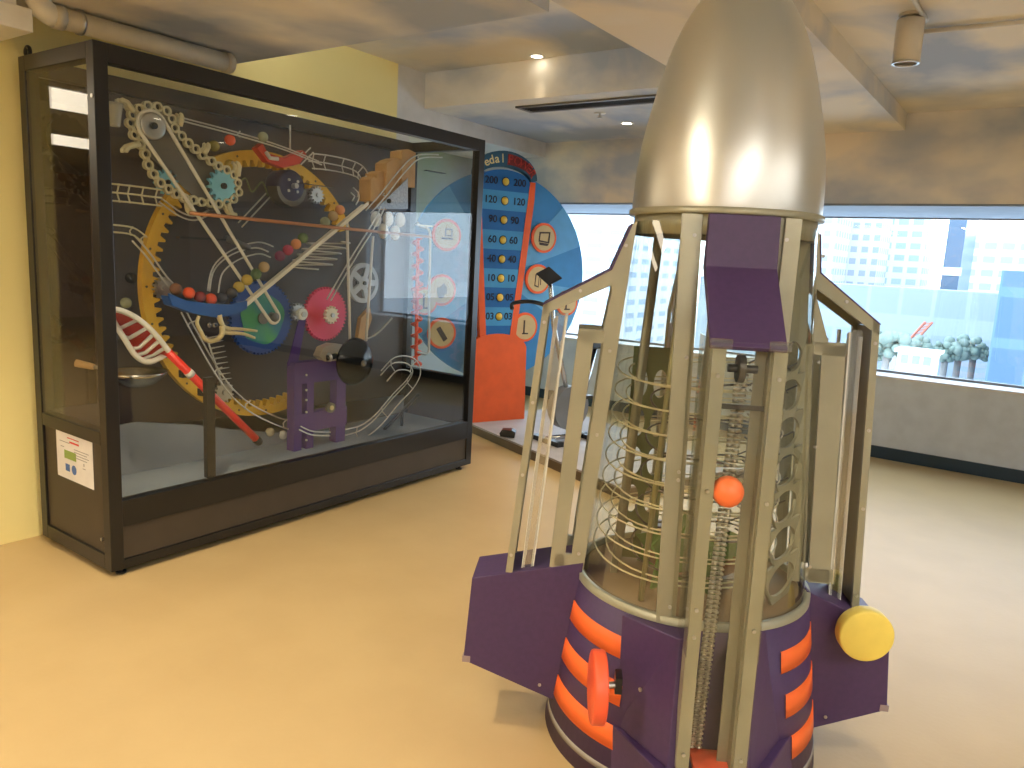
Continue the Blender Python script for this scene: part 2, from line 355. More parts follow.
# tube spotlight on its track
q = at(912, 14, 'z', 2.54)
t = thing('tube_spotlight', 'white cylindrical tube spotlight hanging from the ceiling by the window', 'spotlight', q)
TW = mat('spot_body', (.66, .62, .55), .4)
MB().cyl((0,0,-.02),(0,0,0),.02,16).cyl((0,0,-.012),(0,0,0),.05,20).build('mount', TW, t)
MB().lathe([(.001,-.02),(.050,-.02),(.054,-.025),(.054,-.192),(.049,-.192),(.047,-.17),(.001,-.17)], None, 32).build('body', TW, t)
MB().lathe([(.044,-.1925),(.055,-.1925),(.055,-.199),(.044,-.199),(.044,-.1925)], None, 32).build('lens_ring', STEEL, t)
a = at(921, 32, 'z', 2.525); b = at(1060, 18, 'z', 2.525)
t = single(MB().tube([a, b], .011, 8), 'conduit', TW, 'thin painted conduit running along the ceiling beside the tube spotlight', 'pipe', a)
a2 = at(905, 18, 'z', 2.527); b2 = at(890, -40, 'z', 2.527)
single(MB().tube([a2 + Vector((.07,.07,0)), b2], .010, 8), 'conduit', TW, 'short conduit running up the ceiling above the tube spotlight', 'pipe', a2)
# drain pipe above the cabinet
PIPE = mat('pipe_paint', (.62, .56, .43), .45)
px_, pz = -3.52, 2.333
t = thing('drain_pipe', 'cream drain pipe along the wall top above the black cabinet', 'pipe', (px_, 2.0, pz))
MB().tube([(0, -.42, 0), (0, .42, 0)], .044, 20).build('pipe_run', PIPE, t)
arc = [(0, -.41 - .07*math.sin(a), .07 - .07*math.cos(a)) for a in [i*PI/2/8 for i in range(9)]]
MB().tube(arc, .046, 20).build('elbow', mat('pipe_elbow', (.74, .71, .62), .4), t)
for ya, yb in ((-.42, -.38), (.38, .41)): MB().tube([(0,ya,0),(0,yb,0)], .049, 20).build('collar', PIPE, t)
MB().tube([(0,-.32,0),(0,-.305,0)], .050, 20).box((-.012,-.325,.04),(.012,-.30,.052)).build('clamp', STEEL, t)
t = thing('wall_duct', 'white rectangular duct box high on the yellow wall', 'duct', (XW, .9, 2.2))
MB().box((0, -2.2, .045), (.32, .60, .135), None, .004).build('duct_box', mat('duct_paint', (.78, .76, .68), .5), t)
MB().box((.02, -2.2, .1355), (.30, .55, .185)).build('top_channel', WHITEP, t)

# ------------------------------------------------------------------ rocket
RB = Vector((-.796, 2.154, 0))
rk = thing('rocket', 'tall gold and purple rocket ball machine with clear tube body on the floor', 'rocket', RB, math.radians(30.3))
def rdrum(z): return .418 - .135 * z
def rtube(z): return .335 - .0762 * (z - .52)
MB().lathe([(.001, 0), (rdrum(0), 0), (rdrum(.5), .5), (.001, .5)], None, 96).build('base_drum', PURPLE, rk)
MB().lathe([(.001, .505), (.330, .505), (.330, .5005)], None, 64).build('inner_floor', mat('inner_floor_brown', (.20, .13, .07), .5), rk)
MB().lathe([(rdrum(.045)-.001, .045), (rdrum(.045)+.0015, .045), (rdrum(.062)+.0015, .062), (rdrum(.062)-.001, .062)], None, 96).build('base_band', mat('grey_band', (.32,.29,.25),.5), rk)
# orange stripes on the drum, between the fins
def sector(a0, a1, n):
    for k, (z0, z1) in enumerate([(.37,.43),(.241,.306),(.117,.182)]):
        e = .003; a0k = a0[k]; a1k = a1[k]
        MB().lathe([(rdrum(z0)-.002, z0), (rdrum(z0)+e, z0), (rdrum(z1)+e, z1), (rdrum(z1)-.002, z1)], None, 24, True, a0k, a1k).build('stripe', ORANGE, rk)
D = math.radians
sector([D(193)]*3, [D(237)]*3, 0)
sector([D(306), D(309), D(313)], [D(347)]*3, 1)
sector([D(20)]*3, [D(72)]*3, 2); sector([D(108)]*3, [D(160)]*3, 3)
MB().lathe([(.352, .5), (.352, .520), (.336, .522), (.332, .5)], None, 96).build('base_collar', TAN, rk)
prof = [(.326, .5205), (rtube(.53), .53), (rtube(1.545), 1.545), (.252, 1.5455)]
tb = MB().lathe([(rtube(.522), .522), (rtube(1.57), 1.57)], None, 96).build('clear_tube', TUBEG, rk)
MB().lathe([(.248, 1.535), (.2535, 1.535), (.2535, 1.588), (.001, 1.588)], None, 96).build('top_collar', TAN, rk)
MB().lathe([(.001, 1.588), (.268, 1.588), (.270, 1.592), (.270, 1.603), (.264, 1.606)], None, 96).build('nose_flange', TAN, rk)
np_ = [(.262, 1.606), (.262, 1.625), (.260, 1.68), (.2555, 1.74), (.247, 1.80), (.235, 1.86), (.219, 1.93), (.200, 2.0), (.176, 2.07), (.147, 2.13), (.113, 2.18), (.075, 2.22), (.04, 2.243), (.0005, 2.252)]
# finer ogive by Catmull-Rom
def cr(P, k=4):
    o = []
    for i in range(len(P) - 1):
        p0, p1, p2, p3 = P[max(i-1,0)], P[i], P[i+1], P[min(i+2, len(P)-1)]
        for j in range(k):
            t_ = j / k
            o.append(tuple(.5*((2*b) + (-a+c)*t_ + (2*a-5*b+4*c-d)*t_**2 + (-a+3*b-3*c+d)*t_**3) for a, b, c, d in zip(p0, p1, p2, p3)))
    return o + [P[-1]]
MB().lathe([(max(r, .0005), z) for r, z in cr(np_)], None, 128).build('nose_cone', NOSE, rk)
def bolts(pts, parent, r=.005, d=(0, -1, 0), name='bolt'):
    first = None
    for p in pts:
        if first is None: first = MB().cyl((0, 0, 0), Vector(d) * .004, r, 8).build(name, STEEL, parent); o = first
        else: o = first.copy(); COL.objects.link(o)
        o.location = p
# side fins ------------------------------------------------------------
def lerp(a, b, t): return (a[0] + (b[0]-a[0])*t, a[1] + (b[1]-a[1])*t)
def fin_frame(mb, T, L, O0, O1, y0, y1, sgn, slot=True):
    """T top at the tube, L knee, O0 outer top, O1 outer foot; sgn mirrors radial direction"""
    f = lambda P: [(sgn*p[0], p[1]) for p in P]
    w = .021
    mb.prism(f([O0, O1, (O1[0]-w, O1[1]), (O0[0]-w, O0[1]+.014)]), (y0, y1))
    d = .030
    mb.prism(f([L, O0, (O0[0], O0[1]-d), (L[0]-.005, L[1]-d-.012)]), (y0, y1))
    ti, tb_ = rtube(1.57), rtube(.52)
    mb.prism(f([(T[0], T[1]), L, (L[0]-.004, L[1]-.06), (rtube(1.25)+.045, 1.25), (rtube(1.25)-.004, 1.25), (ti-.004, 1.57)]), (y0, y1))
    if slot:
        xi = lambda z: rtube(z) - .004
        for (r0, r1) in ((0, .042), (.072, .118)) if sgn < 0 else ((-.030, .008), (.030, .096)):
            mb.prism(f([(xi(1.25)+r0, 1.25), (xi(1.25)+r1, 1.25), (xi(.53)+r1-(.0 if r0 == 0 else .015), .53), (xi(.53)+r0-(0 if r0 == 0 else .012), .53)]), (y0, y1))
        e_ = .118 if sgn < 0 else .096; g_ = .042 if sgn < 0 else .008
        mb.prism(f([(xi(1.25)+g_, 1.258), (xi(1.25)+e_, 1.258), (xi(1.22)+e_, 1.22), (xi(1.22)+g_, 1.22)]), (y0, y1))
        mb.prism(f([(xi(.58)+g_, .575), (xi(.58)+.09, .575), (xi(.53)+.09, .535), (xi(.53)+g_, .535)]), (y0, y1))
    else:
        mb.prism(f([(rtube(1.25)-.004, 1.25), (rtube(1.25)+.045, 1.25), (tb_+.045, .53), (tb_-.004, .53)]), (y0, y1))
H = .085
def side_fin(sgn, T, L, O0, O1, base, back=0):
    fr = MB(); fin_frame(fr, T, L, O0, O1, -H, -H + .012, sgn); fin_frame(fr, T, L, O0, O1, H - .012, H, sgn)
    fo = fr.build('fin_frame', TAN, rk); fo.location = (0, back, 0)
    # purple edge strips closing the top
    e = MB()
    for a, b in ((T, L), (L, O0)):
        n = Vector((-(b[1]-a[1]), b[0]-a[0])).normalized() * .004
        if n.y < 0: n = -n
        e.prism([(sgn*a[0], a[1]), (sgn*b[0], b[1]), (sgn*(b[0]+n.x), b[1]+n.y), (sgn*(a[0]+n.x), a[1]+n.y)], (-H-.001, H+.001))
    e.build('fin_top_strip', PURPLE, fo)
    # clear sheet on the outer edge and inner acrylic guides
    c = MB().prism([(sgn*(O0[0]-.003), O0[1]-.01), (sgn*(O1[0]-.003), O1[1]), (sgn*(O1[0]-.006), O1[1]), (sgn*(O0[0]-.006), O0[1]-.01)], (-H+.012, H-.012))
    c.build('edge_strip', TAN_D, fo)
    MB().prism([(sgn*(L[0]+.002), L[1]-.003), (sgn*O0[0], O0[1]-.003), (sgn*O0[0], O0[1]-.009), (sgn*(L[0]+.002), L[1]-.009)], (-H+.012, H-.012)).build('top_plate', TAN_D, fo)
    for ot, ob in ((.034, .046), (.064, .074)):
        for yy in (-.06, .035):
            a = (O0[0]-ot, O0[1] + ot*.35 - .05); b = (O1[0]-ob, O1[1])
            MB().prism([(sgn*a[0], a[1]), (sgn*(a[0]-.009), a[1]), (sgn*(b[0]-.009), b[1]), (sgn*b[0], b[1])], (yy, yy + .009)).build('acrylic_guide', EDGE, fo)
    mid = MB()
    mid.prism([(sgn*(O0[0]-.036), O0[1]-.02), (sgn*(O0[0]-.068), O0[1]-.02), (sgn*(O1[0]-.080), O1[1]), (sgn*(O1[0]-.048), O1[1])], (-.061, -.0605))
    mid.build('acrylic_sheet', SHEET, fo)
    bolts([(sgn*(lerp(O0, O1, k)[0]-.010), -H, lerp(O0, O1, k)[1]) for k in (.06, .35, .62, .93)] + [(sgn*lerp(L, O0, .45)[0], -H, lerp(L, O0, .45)[1]-.014)]
          + [(sgn*(rtube(z)+.017), -H, z) for z in (.58, .95, 1.2, 1.5)], fo)
    bo = MB().prism([(sgn*x, z) for x, z in base], (-H - .001, H + .001 + back)).build('fin_base', PURPLE, rk, bev=.003)
    bolts([(sgn*(base[3][0]+.05), -H-.001, base[3][1]+.05)], bo)
    c = base[2]
    MB().box((sgn*(c[0]-.022), -H-.003, c[1]-.004), (sgn*(c[0]+.003), -H+.02, c[1]+.016)).build('corner_cap', mat('corner_cap', (.35,.27,.26),.4), bo)
    return bo
side_fin(-1, (.262, 1.56), (.311, 1.43), (.50, 1.32), (.566, .50), [(.33, .553), (.668, .473), (.684, .197), (.39, .09)])
rbase = side_fin(1, (.262, 1.56), (.275, 1.452), (.457, 1.316), (.507, .44), [(.33, .525), (.582, .421), (.606, .169), (.38, .078)], .052)
side = MB()
# back fin, the same form turned to the rear
M90 = Matrix.Rotation(PI/2, 4, 'Z')
fr = MB(); fin_frame(fr, (.262, 1.56), (.30, 1.43), (.45, 1.30), (.51, .50), -H, -H+.012, 1); fin_frame(fr, (.262, 1.56), (.30, 1.43), (.45, 1.30), (.51, .50), H-.012, H, 1)
fr.bm.transform(M90); fb = fr.build('fin_frame', TAN, rk)
k = MB().prism([(.33, .54), (.64, .46), (.65, .19), (.38, .09)], (-H, H), M90).build('fin_base', PURPLE, rk, bev=.003)
# front fin: ball lift channel ------------------------------------------
OT, OB = (.452, 1.283), (.503, .195)     # radial, z of the channel face
def ry(z): return -(OB[0] + (OT[0]-OB[0]) * (z - OB[1]) / (OT[1]-OB[1]))
cx = .010
ff = MB()
MX = Matrix(((0,1,0,0),(-1,0,0,0),(0,0,1,0),(0,0,0,1)))    # local radial x -> -y ; extrusion y -> x
def bar(mb, x0, x1, d0, d1, z0=.195, z1=1.283):
    mb.prism([(-ry(z0)-d0, z0), (-ry(z1)-d0, z1), (-ry(z1)-d1, z1), (-ry(z0)-d1, z0)], (x0, x1), MX)
bar(ff, cx-.086, cx-.054, 0, .010); bar(ff, cx+.056, cx+.088, 0, .010)
bar(ff, cx-.086, cx-.080, .010, .05); bar(ff, cx+.082, cx+.088, .010, .05)
ffo = ff.build('channel_post', TAN, rk)
b = MB(); bar(b, cx-.058, cx-.052, .01, .09); bar(b, cx+.050, cx+.056, .010, .09); bar(b, cx+.024, cx+.050, .045, .050)
b.build('channel_liner', TAN_D, ffo)
b = MB(); bar(b, cx-.088, cx+.090, -.0035, -.001); b.build('channel_glazing', CLEAR, ffo)
for sx in (-1, 1):
    g = MB(); x = cx + sx*.087
    g.prism([(.452, 1.283), (.503, .5), (rtube(.5)+.01, .5), (rtube(1.283)-.02, 1.283)], (x-.001, x+.001), MX); g.build('side_glazing', CLEAR, ffo)
for x in (cx-.086, cx+.05): MB().box((x-.010, ry(1.27)-.012, 1.264), (x+.044, ry(1.27)-.0035, 1.290), None, .004).build('acrylic_clip', SHEET, ffo)
bolts([(cx-.070, ry(z)-.0035, z) for z in (.24, .55, .62, .92, 1.20)] + [(cx+.072, ry(z)-.0035, z) for z in (.24, .58, .90, 1.20)], ffo)
MB().box((cx-.040, ry(.2)+.004, .186), (cx+.050, ry(.2)+.09, .200)).build('channel_foot', REDOR, ffo)
# the lift chain
ch = MB(); n = 80
for i in range(n):
    z = .225 + i * (1.235 - .225) / n; y = ry(z) + .062
    x0 = cx - .040 + .030*(z - .2)
    for dx in (0, .017):
        ch.tube([(x0 + dx - .006, y - .004, z), (x0 + dx, y - .010, z + .002), (x0 + dx + .006, y - .004, z)], .0038, 5)
    ch.box((x0 - .006, y, z - .002), (x0 + .023, y + .004, z + .004))
ch.build('lift_chain', mat('chain_steel', (.74,.68,.52),.3,.8), rk)
b = MB(); b.cyl((cx-.04, ry(1.2)+.04, 1.215), (cx+.03, ry(1.2)+.04, 1.215), .010, 12); b.cyl((cx-.018, ry(1.2)+.04, 1.215), (cx-.002, ry(1.2)+.04, 1.215), .034, 18)
b.box((cx-.06, ry(1.13)+.02, 1.118), (cx+.06, ry(1.13)+.026, 1.130))
b.build('chain_sprocket', mat('dark_sprocket', (.10,.09,.07),.4,.6), rk)
# hood
hd = MB()
hp = [(.245, 1.587), (.268, 1.587), (.284, 1.455), (.462, 1.272), (.452, 1.262), (.264, 1.43), (.240, 1.45)]
hd.prism(hp, (cx-.094, cx+.084), MX); hd.build('hood', PURPLE, rk, bev=.002)
bolts([(-.125, -.235, 1.55), (.125, -.228, 1.55)], rk)
# vertical posts on the tube beside the channel
for sx, name in ((-1, 0), (1, 0)):
    p = MB(); T0, T1 = Vector((sx*.128, -.245, 1.585)), Vector((sx*.112, -.322, .505))
    for (w0, w1, dy) in ((-.022, .018, 0), (.018, .032, .016)):
        vs = []
        for P in (T1, T0):
            for (wx, yy) in ((w0, -.008+dy), (w1, -.008+dy), (w1, .006+dy), (w0, .006+dy)):
                vs.append(P + Vector((-sx*wx, yy, 0)))
        p._ap(vs, [(0,1,2,3),(7,6,5,4),(0,4,5,1),(1,5,6,2),(2,6,7,3),(3,7,4,0)])
    po_ = p.build('tube_post', TAN, rk)
    bolts([T1.lerp(T0, t_) + Vector((-sx*.012, -.008, 0)) for t_ in (.04, .36, .38, .66, .95)], po_)
# lower skirt of the front fin
def loft(mb, A, B):
    n = len(A); mb._ap(A + B, [tuple(range(n))[::-1], tuple(range(n, 2*n))] + [(k, (k+1)%n, n+(k+1)%n, n+k) for k in range(n)])
sk = MB()
loft(sk, [(-.216,-.32,.185), (-.095,-.488,.185), (cx-.056,-.488,.185), (cx-.056,-.30,.185)], [(-.222,-.292,.498), (-.080,-.405,.498), (cx-.056,-.405,.498), (cx-.056,-.28,.498)])
loft(sk, [(cx+.054,-.30,.185), (cx+.054,-.488,.185), (.115,-.488,.185), (.262,-.27,.185)], [(cx+.054,-.28,.498), (cx+.054,-.405,.498), (.100,-.405,.498), (.192,-.262,.498)])
loft(sk, [(-.228,-.34,.0), (-.11,-.56,.0), (.135,-.56,.0), (.300,-.285,.0), (.15,-.1,.0), (-.12,-.1,.0)],
         [(-.226,-.325,.185), (-.10,-.53,.185), (.12,-.53,.185), (.275,-.275,.185), (.15,-.1,.185), (-.12,-.1,.185)])
so = sk.build('fin_base', PURPLE, rk, bev=.003)
bolts([(-.165, -.385, .335)], so, .006, (-.8, -.55, 0))
# hand wheels
def wheel(center, axis, r, w, m_, name, shaft_to):
    c = Vector(center); a = Vector(axis).normalized()
    M = Matrix.Translation(c) @ a.to_track_quat('Z', 'Y').to_matrix().to_4x4(); e = .006
    o = MB().lathe([(.001, -w/2), (r-e, -w/2), (r-e*.3, -w/2+e*.3), (r, -w/2+e), (r, w/2-e), (r-e*.3, w/2-e*.3), (r-e, w/2), (.001, w/2)], M, 64).build(name, m_, rk)
    MB().cyl(c, Vector(shaft_to), .009, 12).build('axle', STEEL, o)
    return o
wo = wheel((-.282, -.43, .357), (1, .08, 0), .094, .036, REDOR, 'crank_wheel', (-.222, -.405, .357))
MB().box((-.236, -.42, .335), (-.218, -.37, .379)).build('bearing', BLACKP, wo)
wheel((.487, -.14, .434), (0, -1, 0), .077, .046, YELLOW, 'crank_wheel', (.497, -.06, .432))
# inside the tube ---------------------------------------------------------
rb = MB().holeplate(0, 1, .525, 1.27, [(.52, .585 + .106*i, .34, .043) for i in range(7)], (0, .008)).box((0, 0, 1.27), (1, .008, 1.535))
for v_ in rb.bm.verts:      # lean the flat rib along the cone of the tube
    u_, d_, z_ = v_.co; r_ = rtube(z_) - .016; A1, A2 = math.radians(-62), math.radians(-8)
    p1 = Vector((r_*math.cos(A1), r_*math.sin(A1))); p2 = Vector((r_*math.cos(A2), r_*math.sin(A2))); nn = (p1 + p2).normalized(); pq = p1.lerp(p2, u_) - nn*d_
    v_.co = (pq.x, pq.y, z_)
rb.build('perforated_rib', TAN, rk)
op = MB()
for xc in (-.188, -.128): op.holeplate(xc-.030, xc+.030, .51, 1.20, [(xc, .585 + .125*i, .021, .045) for i in range(5)], (.095, .100))
op.build('perforated_rib', mat('olive_plate', (.13,.17,.06),.5), rk)
p = MB()
for x, y in ((-.235, -.02), (-.215, .10), (.20, .12)): p.tube([(x, y, .5), (x*.78, y*.78, 1.55)], .014, 4)
p.build('inner_post', TAN_D, rk)
MB().tube([(-.165, -.21, .506), (-.118, -.16, 1.53)], .0085, 6).build('rail_support', mat('olive_rod', (.30,.28,.13),.4,.3), rk)
def helix(r0, r1, z0, z1, turns, ph, r, name, m_, dz=0):
    n = int(turns * 40); pts = []
    for i in range(n + 1):
        t_ = i / n; a = ph - 2*PI*turns*t_; rr = (r0 + (r1-r0)*t_) * (1 - .24*max(0, math.cos(a + math.radians(35)))**2)
        pts.append((rr*math.cos(a), rr*math.sin(a), z0 + (z1-z0)*t_ + dz + .006*math.sin(a*3)))
    MB().tube(pts, r, 6).build(name, m_, rk)
helix(.305, .266, .545, 1.19, 9.5, 2.0, .0026, 'helix_rail', CREAMWIRE)
helix(.268, .232, .545, 1.18, 9.5, 2.0, .0026, 'helix_rail', CREAMWIRE)
helix(.19, .16, .53, 1.10, 5, .4, .0032, 'helix_rail', mat('dark_wire', (.12,.11,.09),.35,.7))
w = MB()
for i in range(9):
    z = .6 + i*.07; w.tube([(.10, .05, z), (.17, -.02, z+.06), (.255, -.03, z+.11)], .0028, 5); w.tube([(.25, .06, z), (.16, .0, z+.05), (.11, -.06, z+.09)], .0028, 5)
w.build('wire_lattice', mat('dark_lattice', (.10,.09,.07),.4,.5), rk)
gp = MB()
for a, z, h in ((0.3, .52, .13), (1.6, .50, .17), (2.6, .50, .12), (3.9, .50, .19), (5.0, .5, .13)):
    c, s_ = math.cos(a), math.sin(a)
    gp.prism([(0, z), (.15, z), (.13, z+h*.5), (.16, z+h*.75), (.09, z+h), (.04, z+h*.7), (0, z+h)], (-.004, .004), Matrix.Rotation(a, 4, 'Z') @ Matrix.Translation((.03, 0, 0)))
gp.build('green_cutout', GREEN, rk)
MB().cyl((0, .02, .49), (0, .02, 1.55), .016, 12).build('central_shaft', STEEL, rk)
MB().lathe([(.02, .525), (.10, .535), (.14, .56), (.145, .565)], None, 32).build('catch_dish', mat('brown_dish', (.20,.06,.03),.5), rk)
# the ball riding the lift
bp_ = rk.matrix_basis @ Vector((cx-.004, ry(.92)+.038, .92)); bp_ = RB + Matrix.Rotation(math.radians(30.3), 3, 'Z') @ Vector((cx-.018, ry(.92)+.0145, .918))
single(MB().ball(bp_, .0385, 20), 'ball', mat('orange_ball', (1, .20, .05), .45), 'orange ball riding the chain lift at the front of the rocket', 'ball', bp_)

# ------------------------------------------------------------------ display cabinet
CX0, CXB, CY0, CY1, CH = -3.106, -3.746, 1.533, 3.996, 2.184
cab = thing('display_cabinet', 'tall black glass-fronted display cabinet with a rolling ball machine against the yellow wall', 'cabinet', (CXB, CY0, 0))
def cb(name, m_, *boxes, bev=.002, parent=None):
    mb = MB()
    for a, b in boxes: mb.box(a, b)
    return mb.build(name, m_, parent or cab, True, bev)
pw = .056
for xa in (CX0, CXB + pw):
    for ya in (CY0, CY1 - pw):
        cb('post', BLACK, ((xa - pw, ya, .03), (xa, ya + pw, CH)))
xa, xb, ya, yb = CXB + pw, CX0 - pw, CY0 + pw, CY1 - pw
for x in (CX0, CXB + pw):
    cb('rail', BLACK, ((x - pw, ya, CH - .073), (x, yb, CH)))
    cb('rail', BLACK, ((x - pw, ya, .03), (x, yb, .072)))
cb('rail', BLACK, ((CX0 - pw, ya, .219), (CX0, yb, .335)))
for y in (CY0, CY1 - pw):
    for z0, z1 in ((CH - .062, CH), (.578, .635), (.03, .095)): cb('rail', BLACK, ((xa, y, z0), (xb, y + pw, z1)))
cb('kick_panel', DARKPANEL, ((CX0 - .02, ya, .072), (CX0 - .008, yb, .219)))
for y, d in ((CY0, 1), (CY1, -1)): cb('lower_panel', DARKPANEL, ((xa, y + d*.010, .095), (xb, y + d*.022, .578)))
cb('mirror_panel', mat('mirror_acrylic', (.01, .009, .008), .03), ((CXB + .017, ya, .64), (CXB + .020, 1.80, CH - .073)), bev=0)
cb('back_panel', BACKP, ((CXB + .004, ya, .072), (CXB + .016, yb, CH - .073)), bev=0)
cb('shelf', HILL, ((xa, ya, .29), (xb, yb, .305)), bev=0)
cb('front_glass', CABG, ((CX0 - .026, ya - .004, .335), (CX0 - .020, yb + .004, CH - .073)), bev=0)
for y, d in ((CY0, 1), (CY1, -1)): cb('side_glass', CABG, ((xa, y + d*.004, .635), (xb, y + d*.009, CH - .062)), bev=0)
cb('support_post', BLACK, ((CX0 - .075, 2.02, .335), (CX0 - .045, 2.065, .82)))
for x in (CX0 - .04, CXB + .05):
    for y in (CY0 + .06, CY1 - .08):
        f = MB().cyl((x, y, .0), (x, y, .008), .022, 16).cyl((x, y, .008), (x, y, .032), .010, 10).build('foot', BLACKP, cab, True)
mb = MB().tube([(CXB + .03 + .022*math.cos(a), CY0 + .028, CH + .022 + .022*math.sin(a)) for a in [2*PI*i/20 for i in range(20)]], .008, 8, closed=True); mb.cyl((CXB + .03, CY0 + .028, CH - .01), (CXB+.03, CY0+.028, CH + .006), .012, 10); mb.build('lifting_eye', BLACK, cab, True)
for z, x in ((1.98, CX0 - .018), (.16, CX0 - .075)): MB().cyl((x, CY0 - .003, z), (x, CY0 + .004, z), .008, 10).build('screw', STEEL, cab, True)
# hill painted board low on the back panel
hl = [at(u, v, 'x', -3.70) for u, v in [(112, 432), (140, 428), (170, 430), (205, 441), (240, 454), (275, 462), (310, 460), (345, 440), (375, 415), (405, 398), (446, 388)]]
poly = [(hl[0].y, .306)] + [(p.y, p.z) for p in hl] + [(hl[-1].y, .306)]
poly = [(min(max(p[0], ya), yb), p[1]) for p in poly]
MB().prism(poly, (-3.715, -3.70), AX).build('hill_board', HILL, cab, True)
MB().prism([(p[0], p[1]) for p in [(ya, .306), (ya, .55), (1.9, .56), (2.2, .50), (2.5, .42), (2.8, .36), (3.1, .33), (3.3, .306)]], (-3.56, -3.55), AX).build('hill_board', mat('grey_hill', (.26, .29, .33), .6, noise=(.22, .25, .28), nscale=3), cab, True)
# notice on the side panel
nA, nB, nC, nD = [at(u, v, 'y', CY0 + .0085) for u, v in ((56, 427), (92, 438), (93, 487), (58, 475))]
nt_ = thing('notice', 'white paper notice with red title and pictures stuck on the cabinet side', 'notice', ((nA.x + nB.x)/2, CY0 + .0085, (nA.z + nD.z)/2))
wN, hN = abs(nB.x - nA.x), .219
MB().box((-wN/2, -.001, -hN/2), (wN/2, .0005, hN/2)).build('sheet', PAPER, nt_)
INK = mat('grey_ink', (.35, .33, .33), .8); RINK = mat('red_ink', (.75, .08, .07), .8)
def bars(rows, m_, name):
    b = MB()
    for x0, x1, z, h in rows: b.box((x0*wN, -.0016, z*hN - h/2), (x1*wN, -.0012, z*hN + h/2))
    b.build(name, m_, nt_)
bars([(-.18, .14, .38, .004), (-.12, .14, .30, .008)], RINK, 'red_title')
bars([(-.40, -.12, .27, .003), (-.38, -.28, .16, .003)] + [(.0, .40 - .05*(k % 2), .18 - .055*k, .003) for k in range(4)] + [(.25, .27, -.07, .012), (.22, .3, -.15, .003)], INK, 'printed_text')
bars([(-.28, .05, .02, .038)], mat('green_print', (.30, .42, .10), .8), 'picture')
b = MB(); b.cyl((-.02*wN, -.0016, -.26*hN), (-.02*wN, -.0012, -.26*hN), .022, 16); b.box((-.26*wN, -.0016, -.33*hN), (-.14*wN, -.0012, -.18*hN)); b.build('picture', mat('blue_print', (.10, .20, .50), .8), nt_)

# ------------------------------------------------------------------ machine inside the cabinet
def pxr(u, v, r, X): return abs(at(u, v - r, 'x', X).z - at(u, v + r, 'x', X).z) / 2
def gear_pts(cy, cz, R, n, h, duty=.5, inward=False):
    o = []
    for k in range(n):
        for f, rr in ((0, R), (.18, R + h), (.42, R + h), (.60, R)):
            a = 2*PI*(k + f)/n; o.append((cy + rr*math.cos(a), cz + rr*math.sin(a)))
    return o
def circ(cy, cz, R, n): return [(cy + R*math.cos(2*PI*k/n), cz + R*math.sin(2*PI*k/n)) for k in range(n)]
def gear(name, u, v, X, rpx, teeth, h, th, m_, label, hub=.25, bore=.08, hubm=None, cat='gear'):
    c = at(u, v, 'x', X); R = pxr(u, v, rpx, X)
    t = thing(name, label, cat, c)
    mb = MB(); out = gear_pts(0, 0, R - h, teeth, h); mb.ringplate([(p[0]*R*bore/math.hypot(*p), p[1]*R*bore/math.hypot(*p)) for p in out], out, (-th/2, th/2), AX)
    mb.build('toothed_disc', m_, t)
    MB().cyl((-th/2 - .03, 0, 0), (th/2 + .012, 0, 0), R*hub, 24).build('hub', hubm or STEEL, t)
    return t, c, R
# big yellow ring gear
yc, zc_, RR = 2.595, 1.222, .69
X = -3.50
t = thing('ring_gear', 'large yellow ring gear with inward teeth filling the cabinet middle', 'gear', (X, yc, zc_))
N = 84; inner = []; outer = []; mb = MB()
for k in range(int(N*.09), int(N*.80)):
    for f, rr in ((0, .648), (.2, .615), (.42, .615), (.62, .648)):
        a = 2*PI*(k + f)/N; inner.append((rr*math.cos(a)*.985, rr*math.sin(a)*1.02)); outer.append((RR*math.cos(a), RR*math.sin(a)*1.03))
mb.prism(outer[:1] + inner[:1] + inner[1:2] + outer[1:2], (-.02, .02), AX)
for k in range(1, len(inner) - 1): mb.prism([outer[k], inner[k], inner[k+1], outer[k+1]], (-.02, .02), AX)
bmesh.ops.remove_doubles(mb.bm, verts=mb.bm.verts[:], dist=1e-5)
mb.build('toothed_ring', YGEAR, t)
mb = MB()
DB = mat('dark_bolt', (.10, .08, .03), .4)
for k in range(3, 19):
    a = 2*PI*k/24; MB().cyl((.019, .668*math.cos(a), .685*math.sin(a)), (.022, .668*math.cos(a), .685*math.sin(a)), .006, 8).build('bolt', DB, t)
# small pinions
gear('pinion_gear', 163, 288, -3.47, 11, 14, .014, .025, STEEL, 'small steel gear meshing with the left of the yellow ring')
gear('pinion_gear', 223, 392, -3.47, 11, 14, .014, .025, STEEL, 'small steel gear meshing with the bottom of the yellow ring')
gear('pinion_gear', 316, 195, -3.47, 9, 14, .013, .025, STEEL, 'small steel gear beside the dark blue motor')
gear('pinion_gear', 297, 312, -3.40, 9, 14, .012, .025, STEEL, 'small steel gear between the blue gear and the pink gear')
gear('pinion_gear', 331, 315, -3.36, 9, 13, .012, .02, CREAM, 'small cream gear on the front of the pink gear')
# blue map gear
t, c, R = gear('map_gear', 261, 318, -3.42, 37, 52, .012, .022, BLUEG, 'large blue gear with a blue-green map face', .16, .05, GREYM)
mb = MB(); n = 48
mb.prism([(R*.68*(1 + .05*math.sin(5*a) + .04*math.cos(3*a))*math.cos(a), R*.70*(1 + .05*math.sin(4*a))*math.sin(a)) for a in [2*PI*k/n for k in range(n)]], (.0112, .014), AX); mb.build('map_face', TEAL, t)
gear('pinion_gear', 302, 314, -3.34, 6, 24, .002, .02, WHITEP, 'small white roller in front of the steel gear by the pink gear', .45)
gear('pink_gear', 325, 314, -3.42, 27, 44, .012, .022, PINK, 'bright pink-red gear right of the blue gear', .14, .05)
